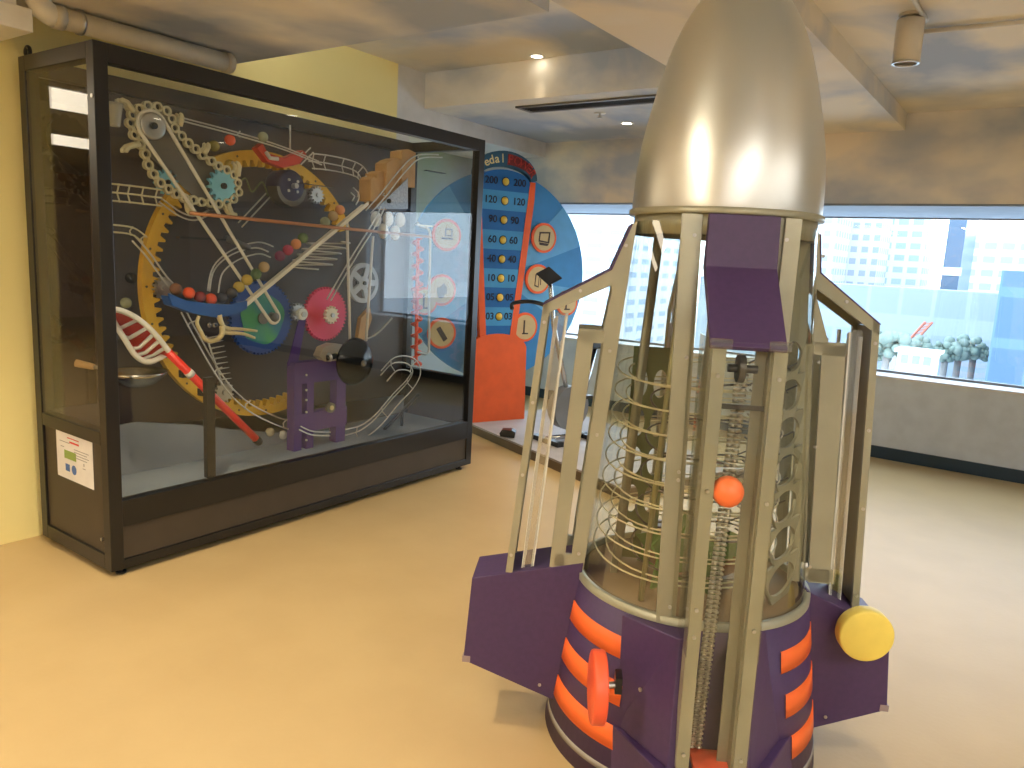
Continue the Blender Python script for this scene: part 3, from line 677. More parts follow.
# spoked pulley
c = at(363, 283, 'x', -3.40); R = pxr(363, 283, 20, -3.40)
t = thing('spoked_wheel', 'pale grey spoked wheel with round holes hanging behind the black dome', 'wheel', c)
mb = MB(); n = 48
mb.ringplate(circ(0, 0, R*.78, n), circ(0, 0, R, n), (-.01, .01), AX); mb.ringplate(circ(0, 0, R*.1, n), circ(0, 0, R*.34, n), (-.01, .01), AX)
for k in range(5):
    a = 2*PI*k/5; ca, sa = math.cos(a), math.sin(a); w = .018
    mb.prism([(ca*R*.3 - sa*w, sa*R*.3 + ca*w), (ca*R*.3 + sa*w, sa*R*.3 - ca*w), (ca*R*.8 + sa*w, sa*R*.8 - ca*w), (ca*R*.8 - sa*w, sa*R*.8 + ca*w)], (-.009, .009), AX)
mb.build('rim', mat('pale_wheel', (.50, .54, .60), .4), t); MB().cyl((-.05, 0, 0), (.02, 0, 0), R*.1, 12).build('hub', BLACKP, t)
# chain conveyor
XC = -3.30
lk = [(130,123),(134,135),(140,144),(145,154),(148,165),(153,174),(160,183),(168,189),(176,194),(184,198),(193,200),(201,202),(210,203),(218,204),(226,203),(233,199),(238,192),(237,183),(233,175),(226,170),(218,166),(211,161),(202,155),(195,149),(188,143),(181,136),(174,128),(171,119),(166,111),(157,107),(147,106),(139,109),(132,115)]
P = [at(u, v, 'x', XC) for u, v in lk]
t = thing('chain_conveyor', 'looped chain conveyor with hooks and round links in the upper cabinet corner', 'conveyor', P[0])
for i, p in enumerate(P):
    q2 = P[(i + 1) % len(P)]; mb = MB()
    mb.ringplate(circ(p.y, p.z, .0125, 16), circ(p.y, p.z, .0215, 16), (XC - .012, XC + .012), AX)
    d = (q2 - p).normalized(); nrm = Vector((0, -d.z, d.y))
    a_, b_ = p + d*.019, q2 - d*.019
    if (b_ - a_).dot(d) < .006: mid_ = (p + q2)/2; a_, b_ = mid_ - d*.004, mid_ + d*.004
    mb.prism([((a_ + nrm*.008).y, (a_ + nrm*.008).z), ((b_ + nrm*.008).y, (b_ + nrm*.008).z), ((b_ - nrm*.008).y, (b_ - nrm*.008).z), ((a_ - nrm*.008).y, (a_ - nrm*.008).z)], (XC - .016, XC + .016), AX)
    lo = mb.build('chain_link', CREAMWIRE, t, True)
    MB().cyl((XC - .013, p.y, p.z), (XC - .004, p.y, p.z), .0125, 12).build('roller', BLACKP, lo, True)
cen = at(185, 158, 'x', XC)
for (u, v, du, dv) in [(132,112,-10,-14),(178,126,3,-11),(202,154,6,-9),(138,144,-15,4),(236,176,2,-13),(188,200,2,15),(226,204,5,12)]:
    for off in (-.016, .016):
        a = at(u, v, 'x', XC); b = at(u + du*.7, v + dv*.7, 'x', XC); e = at(u + du + dv*.30, v + dv - du*.30, 'x', XC)
        o = Vector((off, 0, 0)); mb = MB()
        mb.tube([a + o, a.lerp(b, .6) + o, b + o, b.lerp(e, .5) + o + (b - a)*.15, e + o], [.012, .012, .011, .010, .008], 8); mb.build('hook', CREAMWIRE, t, True)
gear('cyan_sprocket', 222, 186, XC, 17, 14, .018, .02, CYAN, 'cyan toothed sprocket inside the right loop of the chain conveyor', .18, .06, BLACKP)
gear('cyan_sprocket', 166, 182, XC - .04, 13, 12, .018, .02, CYAN, 'cyan toothed sprocket half hidden behind the lower left of the chain', .18, .06, BLACKP)
# dark plate arm and pulley with cream cord
a, b = at(152, 130, 'x', -3.335), at(214, 193, 'x', -3.335); d = (b - a).normalized(); nrm = Vector((0, -d.z, d.y)); Ra, Rb = .10, .085
ang = math.atan2(d.z, d.y); pts = [(a.y + Ra*math.cos(ang + PI/2 + PI*k/16), a.z + Ra*math.sin(ang + PI/2 + PI*k/16)) for k in range(17)] + [(b.y + Rb*math.cos(ang - PI/2 + PI*k/16), b.z + Rb*math.sin(ang - PI/2 + PI*k/16)) for k in range(17)]
single(MB().prism(pts, (-3.34, -3.33), AX), 'conveyor_arm', GREYM, 'dark grey rounded metal plate behind the cord inside the chain loop', 'plate', a)
pa = at(152, 126, 'x', -3.27); Rp = pxr(152, 126, 15, -3.27); pb = at(274, 317, 'x', -3.27); Rq = .032
t = thing('pulley', 'shiny steel disc pulley at the top of the chain conveyor', 'pulley', pa)
MB().lathe([(.001, -.012), (Rp*.92, -.012), (Rp*.86, 0), (Rp*.92, .010), (Rp*.80, .014), (.001, .006)], Matrix.Rotation(PI/2, 4, 'Y'), 48).build('disc', STEEL, t)
MB().cyl((0, 0, 0), (.024, 0, 0), .014, 12).build('hub', BLACKP, t)
d = pb - pa; L_ = d.length; d.normalize(); ang = math.atan2(d.z, d.y); off = math.acos((Rp - Rq)/L_)
loop = [(-3.27, pa.y + Rp*math.cos(ang + off + (2*PI - 2*off)*k/20), pa.z + Rp*math.sin(ang + off + (2*PI - 2*off)*k/20)) for k in range(21)] + [(-3.27, pb.y + Rq*math.cos(ang - off + 2*off*k/12), pb.z + Rq*math.sin(ang - off + 2*off*k/12)) for k in range(13)]
single(MB().tube(loop, .0085, 8, closed=True), 'drive_cord', BELT, 'long cream drive cord running from the steel pulley down to the blue gear', 'cord', loop[0])
t = thing('cord_roller', 'small dark roller inside the lower end of the cream cord', 'pulley', pb)
MB().lathe([(.001, -.02), (.024, -.02), (.020, 0), (.024, .012), (.001, .012)], Matrix.Rotation(PI/2, 4, 'Y'), 20).build('roller', GREYM, t)
# white ramp and blue trough with marbles
XR = -3.25
def q(u, v, X=XR): return at(u, v, 'x', X)
a, b = q(365, 203), q(243, 304); w_ = .045
mb = MB(); mb.prism([(a.y, a.z + .010), (b.y, b.z + .010), (b.y, b.z - .012), (a.y, a.z - .012)], (XR + .022, XR + .030), AX); mb.prism([(a.y, a.z - .008), (b.y, b.z - .008), (b.y, b.z - .016), (a.y, a.z - .016)], (XR - .03, XR + .024), AX)
single(mb, 'marble_ramp', CREAM, 'long white sloping ramp carrying coloured marbles', 'ramp', a)
top = [q(*p) for p in [(165, 293), (182, 300), (205, 303), (225, 304), (243, 300)]]; bot = [q(*p) for p in [(243, 308), (232, 314), (213, 317), (190, 313), (168, 305)]]
mb = MB(); mb.prism([(p.y, p.z) for p in top + bot], (XR + .022, XR + .034), AX); mb.prism([(p.y, p.z - .012) for p in top] + [(p.y, p.z) for p in bot], (XR - .035, XR + .023), AX)
single(mb, 'marble_trough', BLUEP, 'curved blue trough at the foot of the white ramp', 'trough', top[0])
BC = {'brown': (.22, .10, .05), 'tan': (.52, .36, .18), 'red-orange': (.85, .10, .03), 'dark red': (.22, .02, .02), 'dark grey': (.05, .05, .06), 'yellow': (.60, .42, .06), 'olive': (.30, .26, .08), 'green': (.14, .22, .08), 'purple': (.20, .04, .10), 'pink': (.50, .05, .12), 'orange': (.75, .32, .14), 'pale green': (.36, .38, .24), 'black': (.01, .01, .012), 'white': (.80, .76, .68), 'silver': (.55, .55, .55), 'cream': (.62, .55, .36)}
BM = {}
def marble(u, v, col, label, r=.0275, X=XR, grp=None):
    if col not in BM: BM[col] = mat('marble_' + col.replace('-', '_').replace(' ', '_'), BC[col], .22, 1 if col == 'silver' else 0)
    c = at(u, v, 'x', X); single(MB().ball(c, r, 12), 'marble', BM[col], label, 'ball', c, grp)
for u, v, c, w in [(176,289,'brown','brown marble at the left end of the blue trough'),(189,293,'red-orange','red-orange marble second from the left in the blue trough'),(200,297,'dark red','dark red marble third from the left in the blue trough'),(211,299,'red-orange','red-orange marble fourth from the left in the blue trough'),(222,298,'dark grey','dark grey marble fifth in the blue trough'),
                   (232,293,'dark grey','dark grey marble at the foot of the white ramp'),(239,287,'yellow','yellow marble lowest on the white ramp'),(247,280,'yellow','second yellow marble from the foot of the white ramp'),(256,274,'green','green marble between yellow ones on the white ramp'),(264,267,'tan','tan marble highest of the lower group on the white ramp'),
                   (280,256,'purple','dark purple marble lowest of the middle group on the ramp'),(288,250,'pink','pink marble in the middle group on the ramp'),(296,244,'orange','pale orange marble in the middle group on the ramp'),(303,238,'green','green marble uppermost of the middle group on the ramp'),
                   (325,222,'pale green','pale green marble lowest of the top group on the ramp'),(333,216,'tan','tan marble in the middle of the top group on the ramp'),(340,210,'orange','orange marble highest of all on the ramp')]:
    marble(u, v, c, w, grp='marbles on the ramp and trough')
XB_ = -3.55
for u, v, c, w in [(131,278,'black','black ball behind the cabinet front post'),(126,303,'pale green','pale green ball under the black ball near the left post'),(209,325,'silver','left steel ball under the blue trough'),(214,325,'silver','right steel ball under the blue trough'),(270,432,'cream','left cream ball below the yellow ring'),(283,435,'white','white ball below the yellow ring'),(291,438,'tan','tan ball on the right below the yellow ring'),
                   (214,146,'olive','olive ball under the upper wire track'),(230,140,'red-orange','red-orange ball hanging under the upper wire track'),(263,137,'pale green','pale ball riding the upper wire track'),(230,165,'yellow','yellow ball beside the cyan sprocket')]:
    marble(u, v, c, w, .026 if c != 'silver' else .016, XB_ if v > 250 else -3.36)
# copper rod
a, b = at(190, 213, 'x', -3.20), at(430, 237, 'x', -3.20)
single(MB().tube([a, b], .0085, 8), 'copper_rod', COPPER, 'thin copper rod running across the cabinet in front of the ramp', 'rod', a)
# wooden steps
t0 = [(365,176,371,198),(371,170,381,206),(381,160,388,200),(385,157,397,190),(396,165,402,190),(396,148,409,184)]
t = thing('wooden_steps', 'stepped set of orange wooden blocks at the upper right of the cabinet', 'steps', at(388, 190, 'x', -3.40))
for i, (u0, v0, u1, v1) in enumerate(t0):
    a, b = at(u0, v0, 'x', -3.40 - .02*(i % 2)), at(u1, v1 + 4, 'x', -3.40 - .02*(i % 2)); h = .02
    MB().prism([(a.y, a.z - h), (a.y*.5 + b.y*.5, a.z), (b.y, a.z - h*.6), (b.y, b.z), (a.y, b.z)], (a.x - .05, a.x + .05), AX).build('block', WOOD, t, True, .002)
t = thing('mesh_screen', 'pale perforated triangular screen under the wooden steps', 'screen', at(395, 200, 'x', -3.33))
p3 = [at(u, v, 'x', -3.33) for u, v in ((376, 209), (408, 209), (408, 178))]
MB().prism([(p.y, p.z) for p in p3], (-3.334, -3.33), AX).build('screen_sheet', mat('pale_mesh', (.42, .44, .48), .35, .3, noise=(.28, .29, .32), nscale=90), t, True)
MB().cyl(at(389, 201, 'x', -3.329), at(389, 201, 'x', -3.32), .014, 12).build('knob', BLACKP, t, True)
for i, (u, v) in enumerate([(376,219),(388,219),(400,220),(383,231),(395,233)]):
    c = at(u, v, 'x', -3.36)
    w = ['first white ball in the upper row under the steps', 'middle white ball of the upper row under the steps', 'last white ball of the upper row under the steps', 'first white ball of the lower row under the steps', 'second white ball of the lower row under the steps'][i]
    single(MB().ball(c, .040, 14, (.8, .85, 1.15)), 'white_ball', WHITEP, w, 'ball', c, 'white balls under the wooden steps')
# black dome on two white rods
c = at(357, 362, 'x', -3.20); R = pxr(357, 362, 24, -3.20)
t = thing('black_dome', 'glossy round black dome hanging on two thin white rods', 'pan', c)
MB().lathe([(.001, .055), (R*.10, .055), (R*.45, .045), (R*.75, .025), (R*.95, -.005), (R, -.02), (R*.96, -.024), (.001, -.02)], Matrix.Rotation(PI/2, 4, 'Y'), 56).build('dome', mat('gloss_black', (.004, .004, .005), .10, spec=.25), t)
MB().lathe([(.001, .061), (R*.13, .060), (R*.14, .050), (.001, .05)], Matrix.Rotation(PI/2, 4, 'Y'), 20).build('centre_cap', GREYM, t)
for a_, b_ in (((347, 222), (350, 342)), ((373, 236), (366, 341))):
    MB().tube([at(*a_, 'x', -3.235), at(*b_, 'x', -3.235)], .008, 8).build('hanger_rod', WHITEP, t, True)
# wire spirals behind the ramp
c = at(333, 250, 'x', -3.42); pts = []
for i in range(241):
    tt = i/240; a = 2*PI*5*tt; pts.append((-3.42 + .09*math.cos(a), c.y - .02 - .16*tt + .13*math.sin(a), c.z + .05 - .16*tt))
single(MB().tube(pts, .0045, 6), 'wire_spiral', WIRE, 'spiral of pale wire loops behind the white ramp', 'wire track', pts[0])
def wires(px, X, gap, label, r=.0042, m_=WIRE, n=2, ties=0, dX=0, name='wire_track'):
    Pp = cr([tuple(at(u, v, 'x', X)) for u, v in px], 5); t = thing(name, label, 'wire track', Pp[0])
    for k in range(n):
        oz = gap*(k - (n-1)/2); w = []
        for i, p in enumerate(Pp):
            a = Vector(Pp[max(i-1, 0)]); b = Vector(Pp[min(i+1, len(Pp)-1)]); d = (b - a).normalized(); nr = Vector((0, -d.z, d.y))
            if nr.length < .2: nr = Vector((0, 0, 1))
            w.append(Vector(p) + nr.normalized()*oz + Vector((dX*(k % 2), 0, 0)))
        MB().tube(w, r, 6).build('wire', m_, t, True)
    for i in range(ties):
        j = int((i + .5)*len(Pp)/ties); p = Vector(Pp[j]); a = Vector(Pp[max(j-1, 0)]); b = Vector(Pp[min(j+1, len(Pp)-1)]); d = (b - a).normalized(); nr = Vector((0, -d.z, d.y)).normalized()
        h = gap*(n-1)/2 + .004; MB().tube([p - nr*h, p + Vector((-.02, 0, 0)), p + nr*h], r*.9, 5).build('tie', m_, t, True)
    return t
wires([(168,115),(195,122),(240,134),(285,148),(322,163)], -3.34, .02, 'long double wire track sloping along the cabinet top', ties=3, dX=-.03)
wires([(312,161),(330,163),(352,168),(362,174),(366,186),(362,200)], -3.45, .04, 'wire basket track curving down to the top of the ramp', n=3, ties=8, dX=-.03)
wires([(352,190),(357,196),(354,203)], -3.38, .035, 'short curved wires beside the wooden steps', n=2)
wires([(370,212),(385,195),(405,170),(420,157),(442,156)], -3.30, .018, 'double wire rail rising past the wooden steps to the right post', dX=-.03, ties=2)
wires([(330,300),(352,262),(375,225),(384,207)], -3.28, .012, 'thin double wire rail rising from the pink gear to the screen', dX=-.02)
wires([(108,192),(130,194),(162,198)], -3.30, .035, 'wire guard rail left of the chain conveyor', n=3, ties=5, m_=CREAMWIRE)
wires([(108,228),(132,231),(145,240)], -3.30, .03, 'wire guard rail on the left below the chain conveyor', n=2, ties=3, m_=CREAMWIRE)
wires([(135,238),(150,255),(168,280),(178,290)], -3.28, .035, 'curved wire rails dropping to the blue trough', n=2, dX=-.03)
wires([(213,292),(218,270),(235,255),(258,248),(272,252)], -3.44, .03, 'arched triple wire track behind the ramp foot', n=3, dX=-.03)
wires([(185,310),(198,335),(215,365),(232,390),(252,408),(275,420),(298,428)], -3.40, .045, 'long double wire track descending below the blue trough', n=2, dX=-.04, ties=4)
wires([(160,200),(180,214),(195,218),(210,212)], -3.36, .02, 'short curved wire under the chain conveyor', n=2)
wires([(240,225),(290,172),(312,150)], -3.55, .03, 'thin wires crossing behind the dark blue motor', n=2)
wires([(236,190),(245,178),(252,192),(262,182),(268,196)], -3.48, .02, 'wavy thin wire beside the cyan sprocket', n=1, m_=mat('green_wire', (.20,.24,.10), .4, .5))
wires([(344,437),(362,432),(378,420),(395,400),(410,384),(416,372),(410,364),(396,364),(384,376)], -3.36, .045, 'triple wire track with a hairpin bend at the lower right', n=3, ties=5, dX=-.03)
wires([(300,428),(312,433),(330,434)], -3.30, .02, 'short wire rail crossing the purple tower', n=2)
wires([(345,360),(352,345),(375,335),(392,318)], -3.52, .001, 'beaded chain hanging behind the black dome', n=1, r=.006)
# comb of spikes beside the long track
t = thing('spike_comb', 'comb of short pale spikes beside the descending wire track', 'comb', at(215, 345, 'x', -3.42))
for i in range(9):
    a = at(208 + i*1.6, 338 + i*5.2, 'x', -3.42); b = at(222 + i*1.2, 335 + i*5.4, 'x', -3.42); MB().tube([a, b], [.005, .0015], 5).build('spike', WIRE, t, True)
a = at(206, 336, 'x', -3.425); b = at(223, 386, 'x', -3.425); MB().tube([a, b], .005, 6).build('rod', WIRE, t, True)
# motor, red tray, brackets
c = at(286, 186, 'x', -3.46); t = thing('motor', 'dark blue round motor on a silver crescent bracket', 'motor', c); R = .085
MB().lathe([(.001, -.07), (R*.95, -.07), (R, -.06), (R, .04), (R*.9, .055), (.001, .06)], Matrix.Rotation(PI/2, 4, 'Y'), 36).build('body', NAVY, t)
MB().prism([(1.15*R*math.cos(a), 1.15*R*math.sin(a) - .01) for a in [PI + PI*k/16 for k in range(17)]], (-.03, .05), AX).build('bracket', GREYM, t)
for k in range(4): MB().cyl((.055, .04*math.cos(k*1.6+.7), .04*math.sin(k*1.6+.7)), (.064, .04*math.cos(k*1.6+.7), .04*math.sin(k*1.6+.7)), .008, 8).build('screw', STEEL, t)
MB().cyl((.06, 0, 0), (.09, 0, 0), .014, 12).build('shaft', STEEL, t)
t = thing('red_tray', 'red plastic tray with raised ends above the yellow ring', 'tray', at(285, 160, 'x', -3.38))
pp = [at(u, v, 'x', -3.38) for u, v in [(257,148),(263,143),(268,153),(285,158),(303,150),(307,154),(300,164),(283,168),(268,162)]]
MB().prism([(p.y, p.z) for p in pp], (-3.43, -3.38), AX).build('tray', REDT, t, True, .004)
w = MB(); w.tube([at(266, 152, 'x', -3.36), at(270, 158, 'x', -3.36), at(278, 159, 'x', -3.36)], .010, 8); w.build('white_clip', WHITEP, t, True)
single(MB().box(at(299, 183, 'x', -3.40), at(336, 188, 'x', -3.37)), 'mounting_bar', BLACK, 'flat black mounting bar across the yellow ring beside the motor', 'bracket', at(318, 185, 'x', -3.385))
single(MB().box(at(424, 170, 'x', -3.40), at(446, 174, 'x', -3.37)), 'mounting_bar', BLACK, 'flat black mounting bar under the right end of the rising wire rail', 'bracket', at(435, 172, 'x', -3.385))
single(MB().box(at(176, 236, 'x', -3.40), at(226, 241, 'x', -3.37)), 'mounting_bar', BLACK, 'flat black mounting bar crossing behind the cream cord', 'bracket', at(200, 238, 'x', -3.385))
a, b = at(226, 238, 'x', -3.40), at(249, 248, 'x', -3.40)
single(MB().tube([a, b], .016, 12), 'steel_spindle', GREYM, 'short grey spindle sticking out beside the cream cord', 'rod', a)
single(MB().tube([at(290, 125, 'x', -3.4), at(290, 150, 'x', -3.4)], .005, 6), 'hanging_rod', WIRE, 'thin upright rod hanging above the red tray', 'rod', at(290, 125, 'x', -3.4))
# glass cups at upper left
t = thing('clear_cup', 'small clear cup at the top left corner of the machine', 'cup', at(114, 114, 'x', -3.3))
MB().lathe([(.022, -.05), (.034, .03), (.038, .045), (.034, .045), (.019, -.046), (.001, -.046)], None, 24).build('cup', mat('pale_cup', (.40, .38, .30), .2), t)
# locking pliers used as a marble catcher
X = -3.22
t = thing('locking_pliers', 'gold-cream locking pliers mounted under the blue trough', 'pliers', at(222, 330, 'x', X))
def arm(px, w0, w1, name):
    P_ = cr([tuple(at(u, v, 'x', X)) for u, v in px], 4); n = len(P_); MB().tube(P_, [w0 + (w1 - w0)*i/(n-1) for i in range(n)], 8).build(name, BRASSY, t, True)
arm([(199,316),(197,323),(201,332),(206,340),(216,340),(222,334),(222,326)], .008, .014, 'jaw')
arm([(219,315),(221,322),(226,328),(240,329),(257,331)], .014, .006, 'upper_handle')
arm([(222,332),(232,333),(244,334),(255,338)], .012, .006, 'lower_handle')
# lacrosse stick
X = -3.23
t = thing('lacrosse_stick', 'white-headed lacrosse stick with red netting and a long red shaft', 'lacrosse stick', at(170, 352, 'x', X))
a, b = at(168, 352, 'x', X), at(257, 440, 'x', X)
MB().tube([a, b], .019, 12).build('shaft', REDS, t, True)
d = (b - a).normalized(); MB().tube([b - d*.01, b + d*.022, b + d*.03], [.022, .022, .016], 12).build('butt_cap', BLACKP, t, True)
for f in (.22, .42):
    p = a.lerp(b, f); MB().tube([p - d*.014, p + d*.014], .0215, 12).build('clip', WHITEP, t, True)
    MB().box(p + Vector((-.05, -.025, -.022)), p + Vector((-.018, .012, .012))).build('clip_block', BLACKP, t, True)
hd_l = [at(u, v, 'x', X) for u, v in [(170,353),(160,340),(148,327),(135,317),(122,311),(112,309)]]; hd_r = [at(u, v, 'x', X - .06) for u, v in [(168,353),(150,362),(136,356),(124,338),(114,322),(110,312)]]
for H_ in (hd_l, hd_r): MB().tube(cr([tuple(p) for p in H_]), .013, 8).build('head_rail', WHITEP, t, True)
net = MB(); A_ = cr([tuple(p) for p in hd_l], 4); B_ = cr([tuple(p) for p in hd_r], 4); n = len(A_)
rows = [[Vector(A_[i]).lerp(Vector(B_[i]), j/8) + Vector((-.06*math.sin(PI*j/8), 0, -.03*math.sin(PI*j/8))) for j in range(9)] for i in range(n)]
for i in range(n-1):
    for j in range(8): net._ap([rows[i][j], rows[i+1][j], rows[i+1][j+1], rows[i][j+1]], [(0,1,2,3)])
net.build('net', NET, t, True)
for k, (f0, f1) in enumerate([(2, 5), (4, 7), (6, 9), (8, 12), (11, 15)]):
    MB().tube([rows[min(f0, n-1)][0], rows[min((f0+f1)//2, n-1)][4] + Vector((.01, 0, .01)), rows[min(f1, n-1)][6]], .009, 6).build('lace', WHITEP, t, True)
# wok
c = at(136, 372, 'x', -3.38)
t = thing('wok', 'steel wok pan with a wooden handle low in the cabinet corner', 'pan', c); R = .135
MB().lathe([(.001, -.062), (R*.35, -.060), (R*.7, -.038), (R*.93, -.006), (R, .006), (R*1.03, .006), (R*.95, -.012), (R*.7, -.046), (R*.35, -.068), (.001, -.070)], None, 48).build('bowl', mat('wok_steel', (.45, .42, .36), .25, 1), t)
h1 = at(94, 367, 'x', -3.50); h2 = at(76, 363, 'x', -3.56)
MB().tube([c + (h1 - c).normalized()*R, h1], .009, 8).build('bracket', STEEL, t, True)
MB().tube([h1, h2], [.014, .018], 12).build('handle', WOOD, t, True)
# crank casting and bearing left of the dome
c = at(332, 353, 'x', -3.36)
t = thing('bearing_block', 'pale cast bearing block with a dark spindle left of the black dome', 'bearing', c)
MB().prism([(p.y - c.y, p.z - c.z) for p in [at(u, v, 'x', -3.36) for u, v in [(316,356),(320,347),(329,343),(340,344),(343,352),(338,360),(322,361)]]], (-.03, .03), AX).build('casting', mat('cast_cream', (.50, .44, .34), .5), t, False, .004)
MB().tube([(.035, -.07, -.02), (.035, .09, -.005)], .016, 12).build('spindle', BLACKP, t)
for y in (-.06, .0, .05): MB().tube([(.035, y, -.018), (.035, y + .012, -.017)], .026, 14).build('collar', STEEL if y else BRASSY, t)
# purple acrylic tower
X = -3.36
t = thing('purple_tower', 'translucent purple acrylic tower standing at the bottom of the cabinet', 'tower', at(318, 470, 'x', X))
for u0, u1, ud in ((293, 301, -2), (306, 313, -1), (336, 345, 1)):
    a, b, c_, d_ = at(u0, 365, 'x', X), at(u1, 365, 'x', X), at(u1 + ud, 466, 'x', X), at(u0 + ud, 466, 'x', X)
    zb = .306; MB().prism([(a.y, a.z), (b.y, b.z), (b.y, zb), (a.y, zb)], (X - .05, X + .01), AX).build('upright', PURT, t, True)
for v0, v1 in ((363, 378), (415, 424)):
    a, b = at(293, v0, 'x', X), at(345, v1, 'x', X); MB().box((X - .052, a.y, b.z), (X + .014, b.y, a.z)).build('crossbar', PURT, t, True)
a = at(328, 407, 'x', X); MB().cyl((X + .01, a.y, a.z), (X + .03, a.y, a.z), .03, 16).build('bearing', GREYM, t, True)
MB().cyl((X + .03, a.y, a.z), (X + .036, a.y, a.z), .014, 12).build('hub', BRASSY, t, True)
for v in (375, 390, 400, 412, 440): p = at(306, v, 'x', X + .012); MB().cyl(p, p + Vector((.006, 0, 0)), .007, 8).build('screw', STEEL, t, True)
a, b = at(290, 365, 'x', X - .03), at(303, 318, 'x', X - .03)
MB().prism([(a.y - .02, a.z), (a.y + .05, a.z), (b.y + .02, b.z), (b.y - .03, b.z)], (X - .03, X - .025), AX).build('link_arm', PURT, t, True)
single(MB().prism([(p.y, p.z) for p in [at(u, v, 'x', -3.44) for u, v in [(360,318),(369,308),(371,318),(364,340),(357,338)]]], (-3.46, -3.43), AX), 'wooden_wedge', WOOD, 'narrow wooden wedge hanging below the spoked wheel', 'wedge', at(364, 325, 'x', -3.44))
# red screw lift in a clear column
X = -3.45; a, b = at(416, 365, 'x', X), at(418, 238, 'x', X)
t = thing('screw_lift', 'red-orange screw lift column standing at the right of the cabinet', 'screw lift', a)
MB().cyl(a, b, .012, 10).build('core', REDOR, t, True)
pts = []; turns = 11; hz = (b.z - a.z)
fl = MB(); n = turns*20; prev = None
for i in range(n + 1):
    an = 2*PI*i/20; z = a.z + hz*i/n; y = a.y + (b.y - a.y)*i/n
    cur = [(X + r_*math.cos(an), y + r_*math.sin(an), z + dz) for r_, dz in ((.012, 0), (.040, .002), (.040, -.006), (.012, -.006))]
    if prev: fl._ap(prev + cur, [(0,1,5,4),(1,2,6,5),(2,3,7,6),(3,0,4,7)], None, True)
    prev = cur
fl.build('flight', REDOR, t, True)
c = thing('clear_pipe', 'pale clear pipe loop standing right of the red screw lift', 'pipe', at(428, 355, 'x', -3.36))
MB().tube(cr([tuple(at(u, v, 'x', -3.36)) for u, v in [(418,352),(427,354),(429,345),(429,300),(430,250),(429,230),(420,226),(417,222)]], 4), .009, 8).build('pipe_run', mat('pale_pipe', (.60,.66,.70), .2), c, True)
MB().box(at(414, 224, 'x', -3.37), at(433, 227, 'x', -3.34)).build('pipe_bracket', WIRE, c, True)
a = at(440, 388, 'x', -3.5)
# wire spikes bracket at the lower right
t = thing('ramp_stand', 'black slanted stand holding the hairpin wire track', 'stand', at(400, 440, 'x', -3.40))
MB().tube([at(384, 430, 'x', -3.40), at(418, 395, 'x', -3.40)], .012, 6).build('bar', BLACK, t, True)
p = at(402, 412, 'x', -3.40); MB().tube([p, (p.x, p.y, .306)], .010, 6).build('leg', BLACK, t, True)

# ------------------------------------------------------------------ pedal board in the corner
PZ = .075
p0 = at(491, 419.5, 'z', PZ); ang = math.radians(67)
PN = Vector((math.sin(ang), -math.cos(ang), 0)); PS = Vector((math.cos(ang), math.sin(ang), 0))
def pl(u, v, off=0):
    w = FWD + RGT * ((u - 512) / FPX) - UPV * ((v - 384) / FPX); o = Vector((0, 0, HC)); q_ = p0 + PN*off
    P = o + w*((q_ - o).dot(PN)/w.dot(PN)); return ((P - p0).dot(PS), P.z - PZ)
pb_ = thing('pedal_board', 'large round blue display board with a numbered column and orange foot', 'display board', (p0.x, p0.y, PZ), ang)
BL1 = mat('board_blue', (.035, .24, .56), .5); BL2 = mat('board_light_blue', (.12, .40, .72), .5); BL3 = mat('column_blue', (.008, .14, .44), .5); BL4 = mat('column_light_blue', (.06, .33, .66), .5)
OB = mat('board_orange', (.92, .13, .02), .5); IC = mat('icon_cream', (.66, .50, .24), .6); INKD = mat('dark_ink', (.01, .015, .05), .6); YL = mat('lamp_yellow', (.90, .60, .07), .4)
c0 = pl(500, 277); r0 = abs(pl(583, 272)[0] - c0[0]); zr = pl(545, 206)
dsx = c0[0]
MB().prism([(dsx + r0*math.cos(2*PI*k/80), c0[1] + r0*math.sin(2*PI*k/80)) for k in range(80)], (.0, .03)).build('disc', BL1, pb_)
for a0 in (-.55, .35, 1.25, 2.2, 3.3, 4.3):
    MB().prism([(dsx, c0[1])] + [(dsx + r0*.999*math.cos(a0 + .45*k/8), c0[1] + r0*.999*math.sin(a0 + .45*k/8)) for k in range(9)], (-.002, .0)).build('ray', BL2, pb_)
